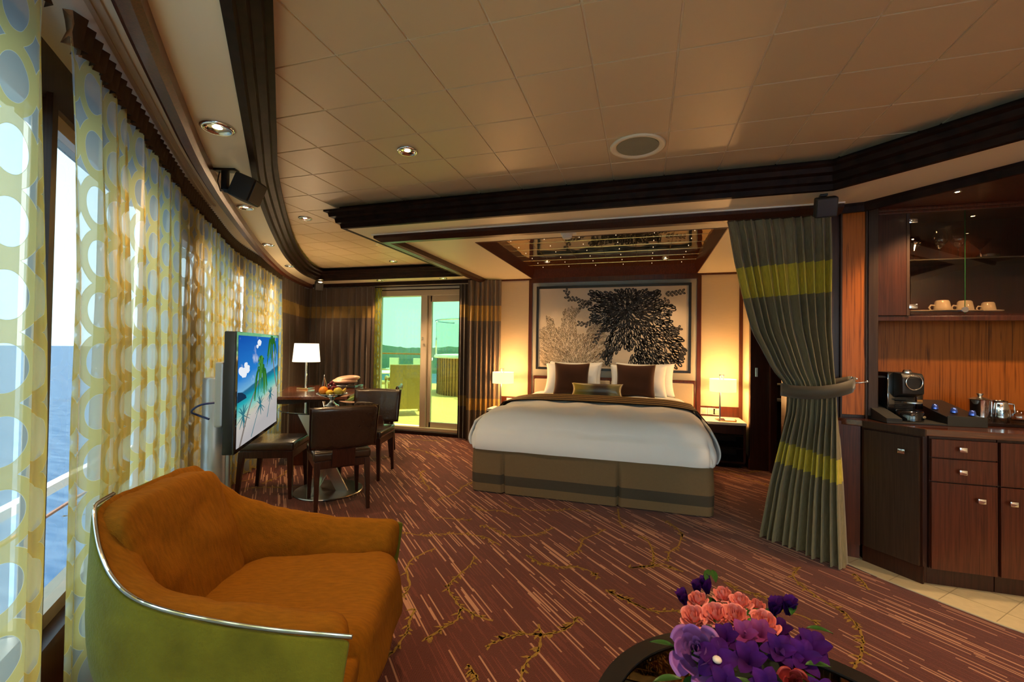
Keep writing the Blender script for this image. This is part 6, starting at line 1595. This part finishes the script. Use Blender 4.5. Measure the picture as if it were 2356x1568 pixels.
# tray with ice bucket and glasses
tr_ = thing('serving_tray', 'dark serving tray with steel bucket and glasses at the right of the bar', 'tray', (2.13, 3.42, .8805))
b = B(); b.box(-.26, .34, -.13, .15, 0, .008, bev=.003); b.box(-.26, .34, -.13, -.122, .008, .016); b.box(-.26, .34, .142, .15, .008, .016); b.out('tray_body', MT['dark'], tr_)
t = thing('ice_bucket', 'polished steel ice bucket with domed lid on the bar tray', 'ice bucket', (1.985, 3.44, .889))
b = B(); b.lathe([(0, 0), (.050, 0), (.052, .13), (.054, .135), (0, .135)], n=40); b.out('body', MT['chrome'], t, auto=40)
b = B(); b.lathe([(.052, .136), (.03, .146), (.010, .150), (.012, .162), (.018, .170), (0, .172)], n=32); b.out('lid', MT['steel'], t, smooth=True)
t = thing('steel_jug', 'polished steel jug beside the ice bucket', 'jug', (2.09, 3.46, .889))
b = B(); b.lathe([(0, 0), (.045, 0), (.052, .03), (.040, .11), (.036, .125), (.04, .13)], n=36); b.out('body', MT['chrome'], t, smooth=True)
b = B(); b.tube([(.038, 0, .115), (.07, 0, .11), (.075, 0, .06), (.05, 0, .035)], .005, n=8); b.out('handle', MT['chrome'], t, smooth=True)
for i, (x, y, lab) in enumerate(((2.02, 3.34, 'tumbler in front of the steel ice bucket'), (2.12, 3.36, 'tumbler in front of the steel jug'), (2.215, 3.40, 'rightmost tumbler on the bar tray'))):
    t = thing('tumbler', lab, 'glass', (x, y, .889), 0, 'tumblers on the bar tray')
    b = B(); b.lathe([(0, .0), (.030, 0), (.036, .085), (.033, .085), (.028, .008), (0, .008)], n=28); b.out('glass_body', MT['crystal'], t, smooth=True)
t = thing('folded_napkin', 'white napkin roll at the right edge of the bar tray', 'napkin', (2.33, 3.36, .889))
b = B(); b.sphere((0, 0, .022), .045, 18, sc=(1.2, .7, .5)); b.tube([(-.03, -.02, .03), (0, -.035, .036), (.04, -.03, .03)], .008); b.out('cloth', MT['white'], t, smooth=True)

# dressing room seen past the bed
t = thing('wardrobe_shelf', 'pale shelf unit inside the dark dressing room', 'shelf', (1.60, 6.1, 0))
b = B(); b.box(-.2, .5, -.1, .3, .70, .73, bev=.003); b.out('shelf_board', MT['offw'], t)
b = B(); b.box(-.2, .5, -.08, .3, .0, .70); b.out('lower_body', MT['blackm'], t)
t = thing('storage_box', 'brown box with lid on the dressing room shelf', 'box', (1.58, 6.15, .7305))
b = B(); b.box(-.10, .10, -.08, .1, 0, .16, bev=.01); b.out('body', MT['brownw'], t)
b = B(); b.box(-.105, .105, -.085, .105, .16, .175, bev=.004); b.out('lid', MT['cream'], t)
spot('dressing_room_lamp', (1.9, 5.8, 2.2), 8, 120, .8)

# floor lamps added unseen behind the camera to brighten ceiling and room
def added_floor_lamp(x, y, lab, e=60):
    t = thing('added_floor_lamp', lab, 'lamp', (x, y, 0))
    b = B(); b.lathe([(0, 0), (.14, 0), (.14, .02), (.012, .03), (.012, 1.45), (0, 1.45)], n=24); b.out('stand', MT['steel'], t, auto=40)
    b = B(); b.lathe([(.19, 1.35), (.15, 1.62)], n=32); b.out('lamp_shade', MT['shaded'], t, smooth=True)
    point('lamp_light', (0, 0, 1.5), e*1.8, (1, .62, .34), .08, t)
added_floor_lamp(2.7, -.6, 'added fill floor lamp, unseen behind the viewer, right side', 30); added_floor_lamp(.9, -1.6, 'added fill floor lamp, unseen behind the viewer, left side')
